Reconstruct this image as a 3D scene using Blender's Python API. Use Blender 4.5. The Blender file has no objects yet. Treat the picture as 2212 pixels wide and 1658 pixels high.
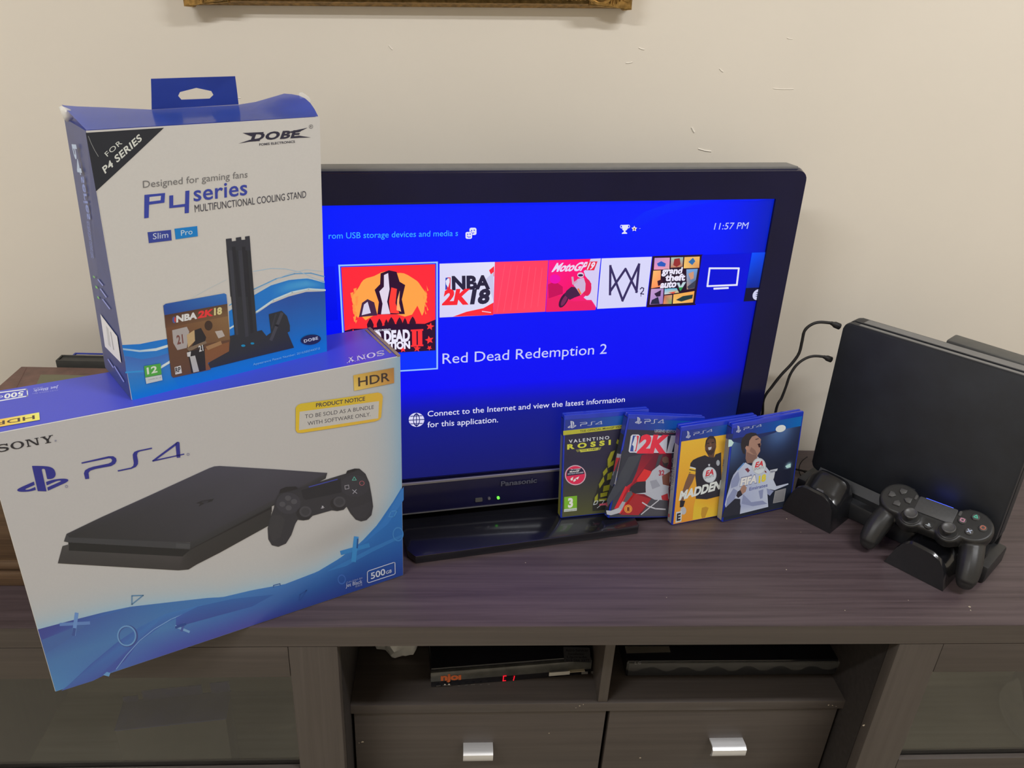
import bpy, bmesh, math, random
import numpy as np
from mathutils import Vector, Matrix

# ------------------------------------------------------------------ camera
scene = bpy.context.scene
FOC, YAW, PITCH, ROLL = 1718.507, 0.082019, 0.464089, 0.05625      # focal length in px of a 2212 px wide frame
CAM = np.array([-0.066054, -0.782027, 0.745901])                     # metres; tabletop is z=0, its front edge y=0
def _axes():
    cy, sy = math.cos(YAW), math.sin(YAW)
    f = np.array([sy*math.cos(PITCH), cy*math.cos(PITCH), -math.sin(PITCH)])
    r = np.array([cy, -sy, 0.0]); u = np.cross(r, f)
    return (math.cos(ROLL)*r+math.sin(ROLL)*u, -math.sin(ROLL)*r+math.cos(ROLL)*u, f)
CR, CU, CF = _axes()
cam = bpy.data.objects.new('camera', bpy.data.cameras.new('camera'))
scene.collection.objects.link(cam)
cam.data.sensor_fit = 'HORIZONTAL'; cam.data.sensor_width = 36.0
cam.data.lens = FOC/2212*36.0
cam.data.clip_start = 0.02
cam.matrix_world = Matrix((( CR[0], CU[0], -CF[0], CAM[0]), (CR[1], CU[1], -CF[1], CAM[1]), (CR[2], CU[2], -CF[2], CAM[2]), (0, 0, 0, 1)))
scene.camera = cam

# ------------------------------------------------------------------ world, lights, exposure
scene.view_settings.view_transform = 'Standard'
scene.view_settings.look = 'None'
scene.view_settings.gamma = 1.0
scene.view_settings.exposure = 0.0
scene.view_settings.use_curve_mapping = False
wd = bpy.data.worlds.new('night'); scene.world = wd; wd.use_nodes = True
wd.node_tree.nodes['Background'].inputs[0].default_value = (0.9, 0.85, 0.75, 1)
wd.node_tree.nodes['Background'].inputs[1].default_value = 0.02
def area(name, loc, target, sx, sy, power, col):
    l = bpy.data.lights.new(name, 'AREA'); l.shape = 'RECTANGLE'; l.size = sx; l.size_y = sy
    l.energy = power; l.color = col
    o = bpy.data.objects.new(name, l); scene.collection.objects.link(o)
    o.location = loc
    o.rotation_euler = (Vector(target)-Vector(loc)).to_track_quat('-Z', 'Y').to_euler()
    return o
area('ceiling_lamp_main', (1.15, -0.80, 1.98), (1.15, -0.80, 0), 1.1, 0.09, 29, (0.965, 0.975, 1.0))
area('ceiling_lamp_second', (-1.30, -1.25, 1.98), (-1.30, -1.25, 0), 1.1, 0.09, 29, (0.965, 0.98, 1.0))

# ------------------------------------------------------------------ helpers
COL = scene.collection
def lin1(c):
    c = c/255.0
    return c/12.92 if c <= 0.04045 else ((c+0.055)/1.055)**2.4
def lin(c): return tuple(lin1(v) for v in c)
def ray(px):
    return (px[0]-1106)/FOC*CR - (px[1]-829)/FOC*CU + CF
def onplane(px, P, n):
    d = ray(px); n = np.asarray(n, float)
    return CAM + d*(((np.asarray(P, float)-CAM)@n)/(d@n))
def onz(px, z=0.0): return onplane(px, (0, 0, z), (0, 0, 1))
def ony(px, y=0.0): return onplane(px, (0, y, 0), (0, 1, 0))
CROP = dict(P=(0, 0, 1.0), A1=(100, 140, 3.3167), A2=(180, 540, 3.95), A3=(0, 720, 4.1458), A4=(440, 680, 4.363),
            A5=(0, 980, 3.1875), A6=(380, 980, 4.2538), T1=(690, 350, 4.0963), T2=(1160, 340, 3.6867), T3=(860, 740, 3.4537),
            T4=(720, 550, 7.208), T5=(1160, 540, 5.978), T6=(860, 1010, 5.821), G1=(1190, 860, 5.716), G2=(1430, 860, 5.71875),
            R1=(1620, 660, 3.7365), R2=(1660, 980, 4.0072), B1=(0, 1380, 3.0722), B2=(720, 1370, 3.5677), B3=(1300, 1330, 2.4254))
def k(crop, s):
    ox, oy, sc = CROP[crop]
    return [(float(a.split(',')[0])/sc+ox, float(a.split(',')[1])/sc+oy) for a in s.split()]

# ---- materials
MATS = {}
def mat(name, col, rough=0.5, metal=0.0, noise=0.0, nscale=40.0, bump=0.0, bscale=200.0, coat=0.0, spec=0.5, stretch=None, trans=0.0, alpha=1.0):
    m = bpy.data.materials.new(name); m.use_nodes = True
    nt = m.node_tree; b = nt.nodes['Principled BSDF']
    b.inputs['Base Color'].default_value = (*col, 1); b.inputs['Roughness'].default_value = rough
    b.inputs['Metallic'].default_value = metal; b.inputs['Coat Weight'].default_value = coat
    b.inputs['Coat Roughness'].default_value = 0.06
    b.inputs['Specular IOR Level'].default_value = spec; b.inputs['Transmission Weight'].default_value = trans
    b.inputs['Alpha'].default_value = alpha
    tc = nt.nodes.new('ShaderNodeTexCoord'); mp = nt.nodes.new('ShaderNodeMapping')
    nt.links.new(tc.outputs['Object'], mp.inputs['Vector'])
    if stretch: mp.inputs['Scale'].default_value = stretch
    if noise > 0:
        n = nt.nodes.new('ShaderNodeTexNoise'); n.inputs['Scale'].default_value = nscale; n.inputs['Detail'].default_value = 5
        nt.links.new(mp.outputs[0], n.inputs['Vector'])
        r = nt.nodes.new('ShaderNodeValToRGB')
        r.color_ramp.elements[0].color = (*[c*(1-noise) for c in col], 1); r.color_ramp.elements[0].position = 0.3
        r.color_ramp.elements[1].color = (*[min(1, c*(1+noise)) for c in col], 1); r.color_ramp.elements[1].position = 0.7
        nt.links.new(n.outputs['Fac'], r.inputs['Fac']); nt.links.new(r.outputs['Color'], b.inputs['Base Color'])
    if bump > 0:
        n2 = nt.nodes.new('ShaderNodeTexNoise'); n2.inputs['Scale'].default_value = bscale; n2.inputs['Detail'].default_value = 3
        nt.links.new(mp.outputs[0], n2.inputs['Vector'])
        bp = nt.nodes.new('ShaderNodeBump'); bp.inputs['Strength'].default_value = bump; bp.inputs['Distance'].default_value = 0.001
        nt.links.new(n2.outputs['Fac'], bp.inputs['Height']); nt.links.new(bp.outputs[0], b.inputs['Normal'])
    MATS[name] = m
    return m
def wood(name, dark, light, rough, axis='X', grain=1.0):
    m = mat(name, light, rough); nt = m.node_tree; b = nt.nodes['Principled BSDF']
    mp = [n for n in nt.nodes if n.type == 'MAPPING'][0]
    mp.inputs['Scale'].default_value = (1.2, 45, 45) if axis == 'X' else (45, 45, 1.2)
    n = nt.nodes.new('ShaderNodeTexNoise'); n.inputs['Scale'].default_value = 2.2; n.inputs['Detail'].default_value = 7; n.inputs['Roughness'].default_value = 0.65; n.inputs['Distortion'].default_value = 0.5
    nt.links.new(mp.outputs[0], n.inputs['Vector'])
    r = nt.nodes.new('ShaderNodeValToRGB')
    r.color_ramp.elements[0].color = (*dark, 1); r.color_ramp.elements[0].position = 0.34
    r.color_ramp.elements[1].color = (*light, 1); r.color_ramp.elements[1].position = 0.66
    nt.links.new(n.outputs['Fac'], r.inputs['Fac']); nt.links.new(r.outputs[0], b.inputs['Base Color'])
    bp = nt.nodes.new('ShaderNodeBump'); bp.inputs['Strength'].default_value = 0.12*grain; bp.inputs['Distance'].default_value = 0.0006
    nt.links.new(n.outputs['Fac'], bp.inputs['Height']); nt.links.new(bp.outputs[0], b.inputs['Normal'])
    return m
def attr_mat(name, rough, emit=0.0, coat=0.0, grain=0.0):
    m = bpy.data.materials.new(name); m.use_nodes = True; nt = m.node_tree; b = nt.nodes['Principled BSDF']
    a = nt.nodes.new('ShaderNodeAttribute'); a.attribute_name = 'Col'
    b.inputs['Roughness'].default_value = rough; b.inputs['Coat Weight'].default_value = coat; b.inputs['Coat Roughness'].default_value = 0.15
    if emit:
        b.inputs['Base Color'].default_value = (0.004, 0.004, 0.005, 1)
        nt.links.new(a.outputs['Color'], b.inputs['Emission Color']); b.inputs['Emission Strength'].default_value = emit
        b.inputs['Specular IOR Level'].default_value = 0.12
    else:
        src = a.outputs['Color']
        if grain:
            tc = nt.nodes.new('ShaderNodeTexCoord'); n = nt.nodes.new('ShaderNodeTexNoise'); n.inputs['Scale'].default_value = 420
            nt.links.new(tc.outputs['Object'], n.inputs['Vector'])
            mr = nt.nodes.new('ShaderNodeMapRange'); mr.inputs['To Min'].default_value = 1-grain; mr.inputs['To Max'].default_value = 1+grain
            nt.links.new(n.outputs['Fac'], mr.inputs['Value'])
            mx = nt.nodes.new('ShaderNodeVectorMath'); mx.operation = 'SCALE'
            nt.links.new(src, mx.inputs[0]); nt.links.new(mr.outputs[0], mx.inputs['Scale']); src = mx.outputs[0]
        nt.links.new(src, b.inputs['Base Color'])
    return m
def emis(name, col, s):
    m = bpy.data.materials.new(name); m.use_nodes = True; b = m.node_tree.nodes['Principled BSDF']
    b.inputs['Base Color'].default_value = (*col, 1); b.inputs['Emission Color'].default_value = (*col, 1); b.inputs['Emission Strength'].default_value = s
    return m

M_wall = mat('wall_paint', (0.84, 0.775, 0.67), 0.75, noise=0.025, nscale=3.0, bump=0.25, bscale=9.0)
M_ceil = mat('ceiling_paint', (0.8, 0.78, 0.72), 0.9, noise=0.02, nscale=2)
M_tile = mat('floor_tile', (0.52, 0.47, 0.38), 0.35, noise=0.08, nscale=6)
M_top = wood('dark_wood_top', (0.050, 0.034, 0.038), (0.098, 0.070, 0.076), 0.42)
M_wood = wood('dark_wood_front', (0.062, 0.050, 0.043), (0.080, 0.066, 0.057), 0.5, axis='Z', grain=0.6)
M_woodx = wood('dark_wood_rail', (0.060, 0.048, 0.042), (0.080, 0.065, 0.056), 0.5, grain=0.6)
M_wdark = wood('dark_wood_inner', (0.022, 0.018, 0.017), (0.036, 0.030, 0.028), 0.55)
M_inner = wood('pale_interior_board', (0.30, 0.27, 0.21), (0.36, 0.32, 0.25), 0.5)
M_card = mat('brown_corrugated_card', (0.30, 0.22, 0.16), 0.85, noise=0.15, nscale=300)
M_black = mat('black_gloss_plastic', (0.010, 0.010, 0.014), 0.16, noise=0.1, nscale=20, coat=0.3)
M_blackm = mat('black_matte_plastic', (0.018, 0.019, 0.022), 0.45, noise=0.15, nscale=90, bump=0.05, bscale=900)
M_console = mat('console_matte_black', (0.016, 0.019, 0.025), 0.5, noise=0.25, nscale=24, bump=0.04, bscale=1200)
M_grey = mat('dark_grey_plastic', (0.085, 0.085, 0.08), 0.5, noise=0.1, nscale=60)
M_edge = mat('grey_edge_plastic', (0.17, 0.17, 0.17), 0.4, noise=0.08, nscale=60)
M_rubber = mat('black_rubber', (0.012, 0.011, 0.012), 0.6, noise=0.2, nscale=80)
M_silver = mat('silver_trim', (0.42, 0.42, 0.46), 0.3, metal=0.8, noise=0.05, nscale=50)
M_chrome = mat('brushed_chrome', (0.85, 0.85, 0.86), 0.34, metal=0.7, noise=0.05, nscale=30, stretch=(1, 30, 30))
M_blue = mat('blue_case_plastic', (0.014, 0.042, 0.52), 0.22, noise=0.1, nscale=30, coat=0.4)
M_glass = mat('door_glass', (0.92, 0.95, 0.93), 0.03, trans=1.0, noise=0.01)
M_gold = mat('antique_gold', (0.46, 0.29, 0.10), 0.33, metal=0.9, noise=0.45, nscale=130, bump=0.2, bscale=300)
M_golddk = mat('gold_frame_recess', (0.12, 0.07, 0.035), 0.5, metal=0.5, noise=0.4, nscale=90)
M_print = attr_mat('offset_print', 0.38, coat=0.12, grain=0.03)
M_printm = attr_mat('matte_print', 0.5, grain=0.03)
M_screen = attr_mat('lit_screen', 0.35, emit=1.0)
M_brownbook = mat('brown_leather_cover', (0.165, 0.084, 0.066), 0.5, noise=0.25, nscale=60, bump=0.3, bscale=180)
M_paper = mat('page_block_paper', (0.55, 0.48, 0.36), 0.8, noise=0.12, nscale=90, stretch=(1, 1, 40))
M_chest = wood('brown_chest_wood', (0.075, 0.042, 0.022), (0.16, 0.095, 0.05), 0.5)
M_bluecard = mat('blue_carton_card', (0.018, 0.020, 0.11), 0.5, noise=0.1, nscale=50)
M_browncard = mat('brown_carton_card', (0.062, 0.053, 0.040), 0.7, noise=0.1, nscale=50)
M_tape = mat('clear_tape', (0.92, 0.9, 0.84), 0.2, noise=0.02, alpha=0.55)
M_bag = mat('clear_plastic_bag', (0.88, 0.88, 0.85), 0.12, noise=0.03, alpha=0.85, bump=0.5, bscale=60)

# ---- mesh building
WM = {}
def world_of(o): return WM.get(o.name, Matrix.Identity(4))
def put(o, parent=None):
    COL.objects.link(o)
    if parent is not None: o.parent = parent; WM[o.name] = world_of(parent)
    return o
def tag(o, label=None, cat=None, group=None, kind=None):
    if label: o['label'] = label
    if cat: o['category'] = cat
    if group: o['group'] = group
    if kind: o['kind'] = kind
    return o
def thing(name, label, cat, M, group=None):
    o = bpy.data.objects.new(name, None); o.empty_display_size = 0.02
    o.matrix_world = M; COL.objects.link(o); WM[o.name] = M.copy()
    return tag(o, label, cat, group)
def frame(o, e1, e2, e3):
    return Matrix(((e1[0], e2[0], e3[0], o[0]), (e1[1], e2[1], e3[1], o[1]), (e1[2], e2[2], e3[2], o[2]), (0, 0, 0, 1)))
def done(bm, name, m, parent=None, smooth=0.5, world=True, label=None):
    if parent is not None and world:
        bm.transform(world_of(parent).inverted())
    bmesh.ops.recalc_face_normals(bm, faces=bm.faces)
    me = bpy.data.meshes.new(name); bm.to_mesh(me); bm.free()
    me.materials.append(m)
    if smooth:
        me.shade_smooth(); me.set_sharp_from_angle(angle=smooth)
    o = bpy.data.objects.new(name, me); put(o, parent)
    if label: o['label'] = label
    return o
def add_box(bm, a, b, bev=0.0, M=None, seg=2):
    a, b = Vector(a), Vector(b); c = (a+b)/2; d = b-a
    r = bmesh.ops.create_cube(bm, size=1.0, matrix=Matrix.Translation(c) @ Matrix.Diagonal((abs(d.x), abs(d.y), abs(d.z), 1)))
    vs = r['verts']
    if bev > 0:
        es = list({e for v in vs for e in v.link_edges})
        rr = bmesh.ops.bevel(bm, geom=es, offset=bev, segments=seg, affect='EDGES', profile=0.5, clamp_overlap=True)
        vs = list({v for f in rr['faces'] for v in f.verts} | {v for v in vs if v.is_valid})
        # all verts of this island
        seen = set(vs); st = list(vs)
        while st:
            v = st.pop()
            for e in v.link_edges:
                w = e.other_vert(v)
                if w not in seen: seen.add(w); st.append(w)
        vs = list(seen)
    if M is not None: bmesh.ops.transform(bm, matrix=M, verts=vs)
    return vs
def box(name, a, b, m, parent=None, bev=0.0, M=None, label=None, seg=2):
    bm = bmesh.new(); add_box(bm, a, b, bev, M, seg)
    return done(bm, name, m, parent, label=label)
def add_prism(bm, poly, fn, d0, d1, bev=0.0, seg=2):
    """poly: 2-D outline; fn(u, v, depth) -> world point."""
    lo = [bm.verts.new(fn(u, v, d0)) for u, v in poly]; hi = [bm.verts.new(fn(u, v, d1)) for u, v in poly]
    n = len(poly); f0 = bm.faces.new(lo); f1 = bm.faces.new(hi[::-1])
    for i in range(n): bm.faces.new((lo[i], hi[i], hi[(i+1) % n], lo[(i+1) % n]))
    if bev > 0:
        es = list(set(f0.edges) | set(f1.edges))
        bmesh.ops.bevel(bm, geom=es, offset=bev, segments=seg, affect='EDGES', profile=0.5, clamp_overlap=True)
def prism(name, poly, fn, d0, d1, m, parent=None, bev=0.0, label=None, smooth=0.5):
    bm = bmesh.new(); add_prism(bm, poly, fn, d0, d1, bev)
    return done(bm, name, m, parent, smooth=smooth, label=label)
def rrect(x0, y0, x1, y1, r, n=5):
    pts = []
    for cx, cy, a0 in ((x1-r, y0+r, -90), (x1-r, y1-r, 0), (x0+r, y1-r, 90), (x0+r, y0+r, 180)):
        for i in range(n+1):
            a = math.radians(a0+90*i/n); pts.append((cx+r*math.cos(a), cy+r*math.sin(a)))
    return pts
def smooth_path(pts, n=6):
    P = [Vector(p) for p in pts]; out = []
    for i in range(len(P)-1):
        p0 = P[max(i-1, 0)]; p1 = P[i]; p2 = P[i+1]; p3 = P[min(i+2, len(P)-1)]
        for j in range(n):
            t = j/n
            out.append(0.5*((2*p1)+(p2-p0)*t+(2*p0-5*p1+4*p2-p3)*t*t+(3*p1-p0-3*p2+p3)*t**3))
    out.append(P[-1]); return out
def add_tube(bm, path, r, seg=8, flat=None):
    rings = []; up = Vector((0.13, 0.21, 1))
    for i, p in enumerate(path):
        t = (path[min(i+1, len(path)-1)]-path[max(i-1, 0)]).normalized()
        a = t.cross(up).normalized(); b = t.cross(a).normalized()
        ri = r[i] if isinstance(r, (list, tuple)) else r
        rings.append([bm.verts.new(p+a*math.cos(2*math.pi*j/seg)*ri+b*math.sin(2*math.pi*j/seg)*ri) for j in range(seg)])
    for i in range(len(rings)-1):
        for j in range(seg):
            bm.faces.new((rings[i][j], rings[i][(j+1) % seg], rings[i+1][(j+1) % seg], rings[i+1][j]))
    bm.faces.new(rings[0]); bm.faces.new(rings[-1][::-1])
def tube(name, pts, r, m, parent=None, seg=8, n=6, label=None):
    bm = bmesh.new(); add_tube(bm, smooth_path(pts, n), r, seg)
    return done(bm, name, m, parent, smooth=1.2, label=label)
def add_lathe(bm, prof, M, seg=20):
    """prof: (radius, height) pairs, turned about local z of M."""
    rings = []
    for r, h in prof:
        rings.append([bm.verts.new(M @ Vector((max(r, 1e-5)*math.cos(2*math.pi*j/seg), max(r, 1e-5)*math.sin(2*math.pi*j/seg), h))) for j in range(seg)])
    for i in range(len(rings)-1):
        for j in range(seg):
            bm.faces.new((rings[i][j], rings[i][(j+1) % seg], rings[i+1][(j+1) % seg], rings[i+1][j]))
    bm.faces.new(rings[0][::-1]); bm.faces.new(rings[-1])

# ---- lettering and flat print
_TX = {}
def text_mesh(s, bold=0.0, spacing=1.0):
    key = (s, bold, spacing)
    if key in _TX: return _TX[key]
    cu = bpy.data.curves.new('lettering', 'FONT'); cu.body = s; cu.offset = bold; cu.resolution_u = 3; cu.space_character = spacing
    ob = bpy.data.objects.new('lettering', cu); COL.objects.link(ob)
    dg = bpy.context.evaluated_depsgraph_get(); ev = ob.evaluated_get(dg); me = ev.to_mesh()
    v = np.array([tuple(p.co)[:2] for p in me.vertices]); f = [tuple(p.vertices) for p in me.polygons]
    ev.to_mesh_clear(); bpy.data.objects.remove(ob); bpy.data.curves.remove(cu)
    _TX[key] = (v, f)
    return _TX[key]
CAPH = None
class Print:
    """Flat ink on a plane: polygons with vertex colours, each later layer a hair in front of the one before."""
    def __init__(s, o, e1, e2, n, white=None, step=1.2e-5, base=1e-4):
        s.o, s.e1, s.e2, s.n = (np.asarray(a, float) for a in (o, e1, e2, n))
        s.V, s.C, s.F = [], [], []; s.h = base; s.step = step; s.white = white
    def uv(s, px):
        q = onplane(px, s.o, s.n)-s.o; return np.array([q@s.e1, q@s.e2])
    def col(s, c):
        l = lin(c)
        if s.white is None: return l
        w = lin(s.white); return tuple(min(0.92, max(0.003, 0.8*a/b)) for a, b in zip(l, w))
    def raw(s, uvs, cols, faces):
        b = len(s.V); s.h += s.step
        for u in uvs: s.V.append((u[0], u[1], s.h))
        s.C += cols; s.F += [tuple(i+b for i in f) for f in faces]
    def puv(s, uvs, c):
        cols = [s.col(c[min(i, len(c)-1)]) for i in range(len(uvs))] if isinstance(c, list) else [s.col(c)]*len(uvs)
        s.raw(uvs, cols, [tuple(range(len(uvs)))])
    def poly(s, px, c): s.puv([s.uv(p) for p in px], c)
    def kp(s, crop, pts, c): s.poly(k(crop, pts), c)
    def quad(s, tl, tr, br, bl, cols):            # colour-interpolated patch in px, cols for the same corners
        N = 10; g = []; cc = []
        T = [s.uv(p) for p in (tl, tr, br, bl)]; K = [np.array(s.col(c)) for c in cols]
        for j in range(N+1):
            for i in range(N+1):
                a, b = i/N, j/N
                w = ((1-a)*(1-b), a*(1-b), a*b, (1-a)*b)
                g.append(sum(t*x for t, x in zip(T, w))); cc.append(tuple(sum(t*x for t, x in zip(K, w))))
        s.raw(g, cc, [(j*(N+1)+i, j*(N+1)+i+1, (j+1)*(N+1)+i+1, (j+1)*(N+1)+i) for j in range(N) for i in range(N)])
    def grid(s, u0, v0, u1, v1, nx, ny, fn):      # fn(u, v) -> sRGB
        g = []; cc = []
        for j in range(ny+1):
            for i in range(nx+1):
                u, v = u0+(u1-u0)*i/nx, v0+(v1-v0)*j/ny
                g.append((u, v)); cc.append(s.col(fn(u, v)))
        s.raw(g, cc, [(j*(nx+1)+i, j*(nx+1)+i+1, (j+1)*(nx+1)+i+1, (j+1)*(nx+1)+i) for j in range(ny) for i in range(nx)])
    def strip(s, top, bot, fn, nt=8):             # between two px polylines of equal length; fn(a, t) -> sRGB
        T = [s.uv(p) for p in top]; B = [s.uv(p) for p in bot]; g = []; cc = []; n = len(T)
        for i in range(n):
            for j in range(nt+1):
                g.append(T[i]*(1-j/nt)+B[i]*j/nt); cc.append(s.col(fn(i/(n-1), j/nt)))
        s.raw(g, cc, [(i*(nt+1)+j, (i+1)*(nt+1)+j, (i+1)*(nt+1)+j+1, i*(nt+1)+j+1) for i in range(n-1) for j in range(nt)])
    def ell(s, c, rx, ry, col, rot=0.0, n=28, ring=None):
        def pts(f): return [s.uv((c[0]+f*(rx*math.cos(t)*math.cos(rot)-ry*math.sin(t)*math.sin(rot)), c[1]+f*(rx*math.cos(t)*math.sin(rot)+ry*math.sin(t)*math.cos(rot)))) for t in [2*math.pi*i/n for i in range(n)]]
        if ring is None: s.puv(pts(1), col)
        else:
            a, b = pts(1), pts(ring)
            s.raw(a+b, [s.col(col)]*(2*n), [(i, (i+1) % n, n+(i+1) % n, n+i) for i in range(n)])
    def kell(s, crop, cx, cy, rx, ry, col, rot=0.0, ring=None):
        ox, oy, sc = CROP[crop]; s.ell((cx/sc+ox, cy/sc+oy), rx/sc, ry/sc, col, rot, ring=ring)
    def line(s, px, w, col, closed=False):        # polyline of width w px
        P = [np.array(p, float) for p in px]; n = len(P)
        for i in range(n if closed else n-1):
            a, b = P[i], P[(i+1) % n]; d = (b-a)/np.linalg.norm(b-a); q = np.array([-d[1], d[0]])*w/2; e = d*w*0.35
            s.poly([a-e+q, b+e+q, b+e-q, a-e-q], col); s.h -= s.step
        s.h += s.step
    def kline(s, crop, pts, w, col, closed=False): s.line(k(crop, pts), w/CROP[crop][2], col, closed)
    def text(s, t, pl, pr, pt, col, bold=0.0, spacing=1.0):
        global CAPH
        if CAPH is None: CAPH = text_mesh('H')[0][:, 1].max()
        v, f = text_mesh(t, bold, spacing)
        x0, x1 = v[:, 0].min(), v[:, 0].max()
        L, R, T = s.uv(pl), s.uv(pr), s.uv(pt)
        X = (v[:, 0]-x0)/(x1-x0); Y = v[:, 1]/CAPH
        s.raw([L+(R-L)*a+(T-L)*b for a, b in zip(X, Y)], [s.col(col)]*len(v), f)
    def kt(s, crop, t, pts, col, bold=0.0, spacing=1.0):
        a, b, c = k(crop, pts); s.text(t, a, b, c, col, bold, spacing)
    def shape(s, polys, pts3, src3, col):         # canonical 2-D polygons, affine from src3 to the three px points
        A = np.array([[*p, 1] for p in src3]); B = np.array([s.uv(p) for p in pts3]); X = np.linalg.solve(A, B)
        for P in polys:
            s.puv([np.array([*p, 1])@X for p in P], col); s.h -= s.step
        s.h += s.step
    def kshape(s, crop, polys, pts, src3, col): s.shape(polys, k(crop, pts), src3, col)
    def build(s, name, m, parent, label=None):
        W = [s.o+s.e1*u+s.e2*v+s.n*h for u, v, h in s.V]
        inv = world_of(parent).inverted() if parent is not None else Matrix.Identity(4)
        me = bpy.data.meshes.new(name)
        me.from_pydata([tuple(inv @ Vector(p)) for p in W], [], s.F)
        ca = me.color_attributes.new('Col', 'FLOAT_COLOR', 'POINT')
        arr = np.ones((len(W), 4), 'f'); arr[:, :3] = np.array(s.C); ca.data.foreach_set('color', arr.ravel())
        me.materials.append(m)
        o = bpy.data.objects.new(name, me); put(o, parent)
        if label: o['label'] = label
        return o
def mix(a, b, t): t = max(0, min(1, t)); return tuple(x*(1-t)+y*t for x, y in zip(a, b))

# canonical marks (own units)
def bez(*p, n=8):
    p = [np.array(q, float) for q in p]
    return [tuple(((1-t)**3)*p[0]+3*t*(1-t)**2*p[1]+3*t*t*(1-t)*p[2]+t**3*p[3]) for t in [i/n for i in range(n+1)]]
STEM = [(8.98, 2.6), (8.98, 20.14), (12.9, 21.4), (12.9, 6.7)] + bez((12.9, 6.7), (12.9, 6.0), (13.2, 5.54), (13.69, 5.7)) + bez((13.69, 5.7), (14.33, 5.88), (14.45, 6.5), (14.45, 7.2)) + [(14.45, 13.08)] + \
    bez((14.45, 13.08), (16.9, 14.27), (18.8, 13.08), (18.8, 9.93)) + bez((18.8, 9.93), (18.8, 6.69), (17.68, 5.25), (14.37, 4.1)) + bez((14.37, 4.1), (13.06, 3.65), (10.64, 2.92), (8.98, 2.6))
SW_R = [(13.64, 18.84), (19.94, 16.56)] + bez((19.94, 16.56), (20.65, 16.3), (20.76, 15.94), (20.18, 15.75), n=4) + bez((20.18, 15.75), (19.6, 15.55), (18.55, 15.6), (17.83, 15.87), n=4) + [(13.62, 17.37), (13.62, 14.98), (13.86, 14.9)] + \
    bez((13.86, 14.9), (15.2, 14.4), (18.5, 13.9), (22.2, 14.94)) + bez((22.2, 14.94), (24.1, 15.5), (24.2, 16.4), (23.78, 17.0)) + bez((23.78, 17.0), (23.3, 17.6), (22.16, 18.05), (22.16, 18.05), n=3) + [(13.62, 21.16)]
SW_L = [(1.8, 18.6)] + bez((1.8, 18.6), (-0.1, 18.05), (-0.4, 16.93), (0.45, 16.28)) + bez((0.45, 16.28), (1.25, 15.7), (2.61, 15.23), (2.61, 15.23), n=3) + [(8.23, 13.22), (8.23, 15.53), (4.2, 17.0)] + bez((4.2, 17.0), (3.5, 17.27), (3.37, 17.63), (3.96, 17.83), n=4) + \
    bez((3.96, 17.83), (4.55, 18.02), (5.6, 17.98), (6.3, 17.7), n=4) + [(8.25, 17.0), (8.25, 19.07)] + bez((8.25, 19.07), (6.0, 19.5), (4.0, 19.3), (1.8, 18.6))
PADMARK = [STEM, SW_R, SW_L]
PAD3 = [(8.98, 2.6), (8.98, 20.14), (23.9, 16.2)]
def pts2(s): return [tuple(float(x) for x in a.split(',')) for a in s.split()]
WORDMARK = [pts2('728,1152 960,1097 1000,1097 1025,1115 1030,1140 1018,1165 985,1185 850,1210 805,1225 790,1245 797,1297 764,1301 751,1250 760,1222 790,1203 830,1190 960,1163 985,1150 992,1132 980,1117 960,1115 732,1163'),
    pts2('1342,1018 1215,1045 1185,1058 1172,1080 1175,1110 1185,1160 1180,1185 1160,1200 1042,1225 1046,1236 1165,1212 1205,1195 1222,1170 1222,1140 1210,1090 1215,1065 1235,1053 1345,1029'),
    pts2('1350,1138 1568,968 1585,962 1560,1000 1392,1127 1356,1147'), pts2('1560,985 1568,966 1585,962 1597,970 1614,1108 1580,1112'), pts2('1350,1136 1648,1072 1650,1082 1356,1147')]
WORD3 = [(728, 1158), (764, 1301), (1650, 1077)]
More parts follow.
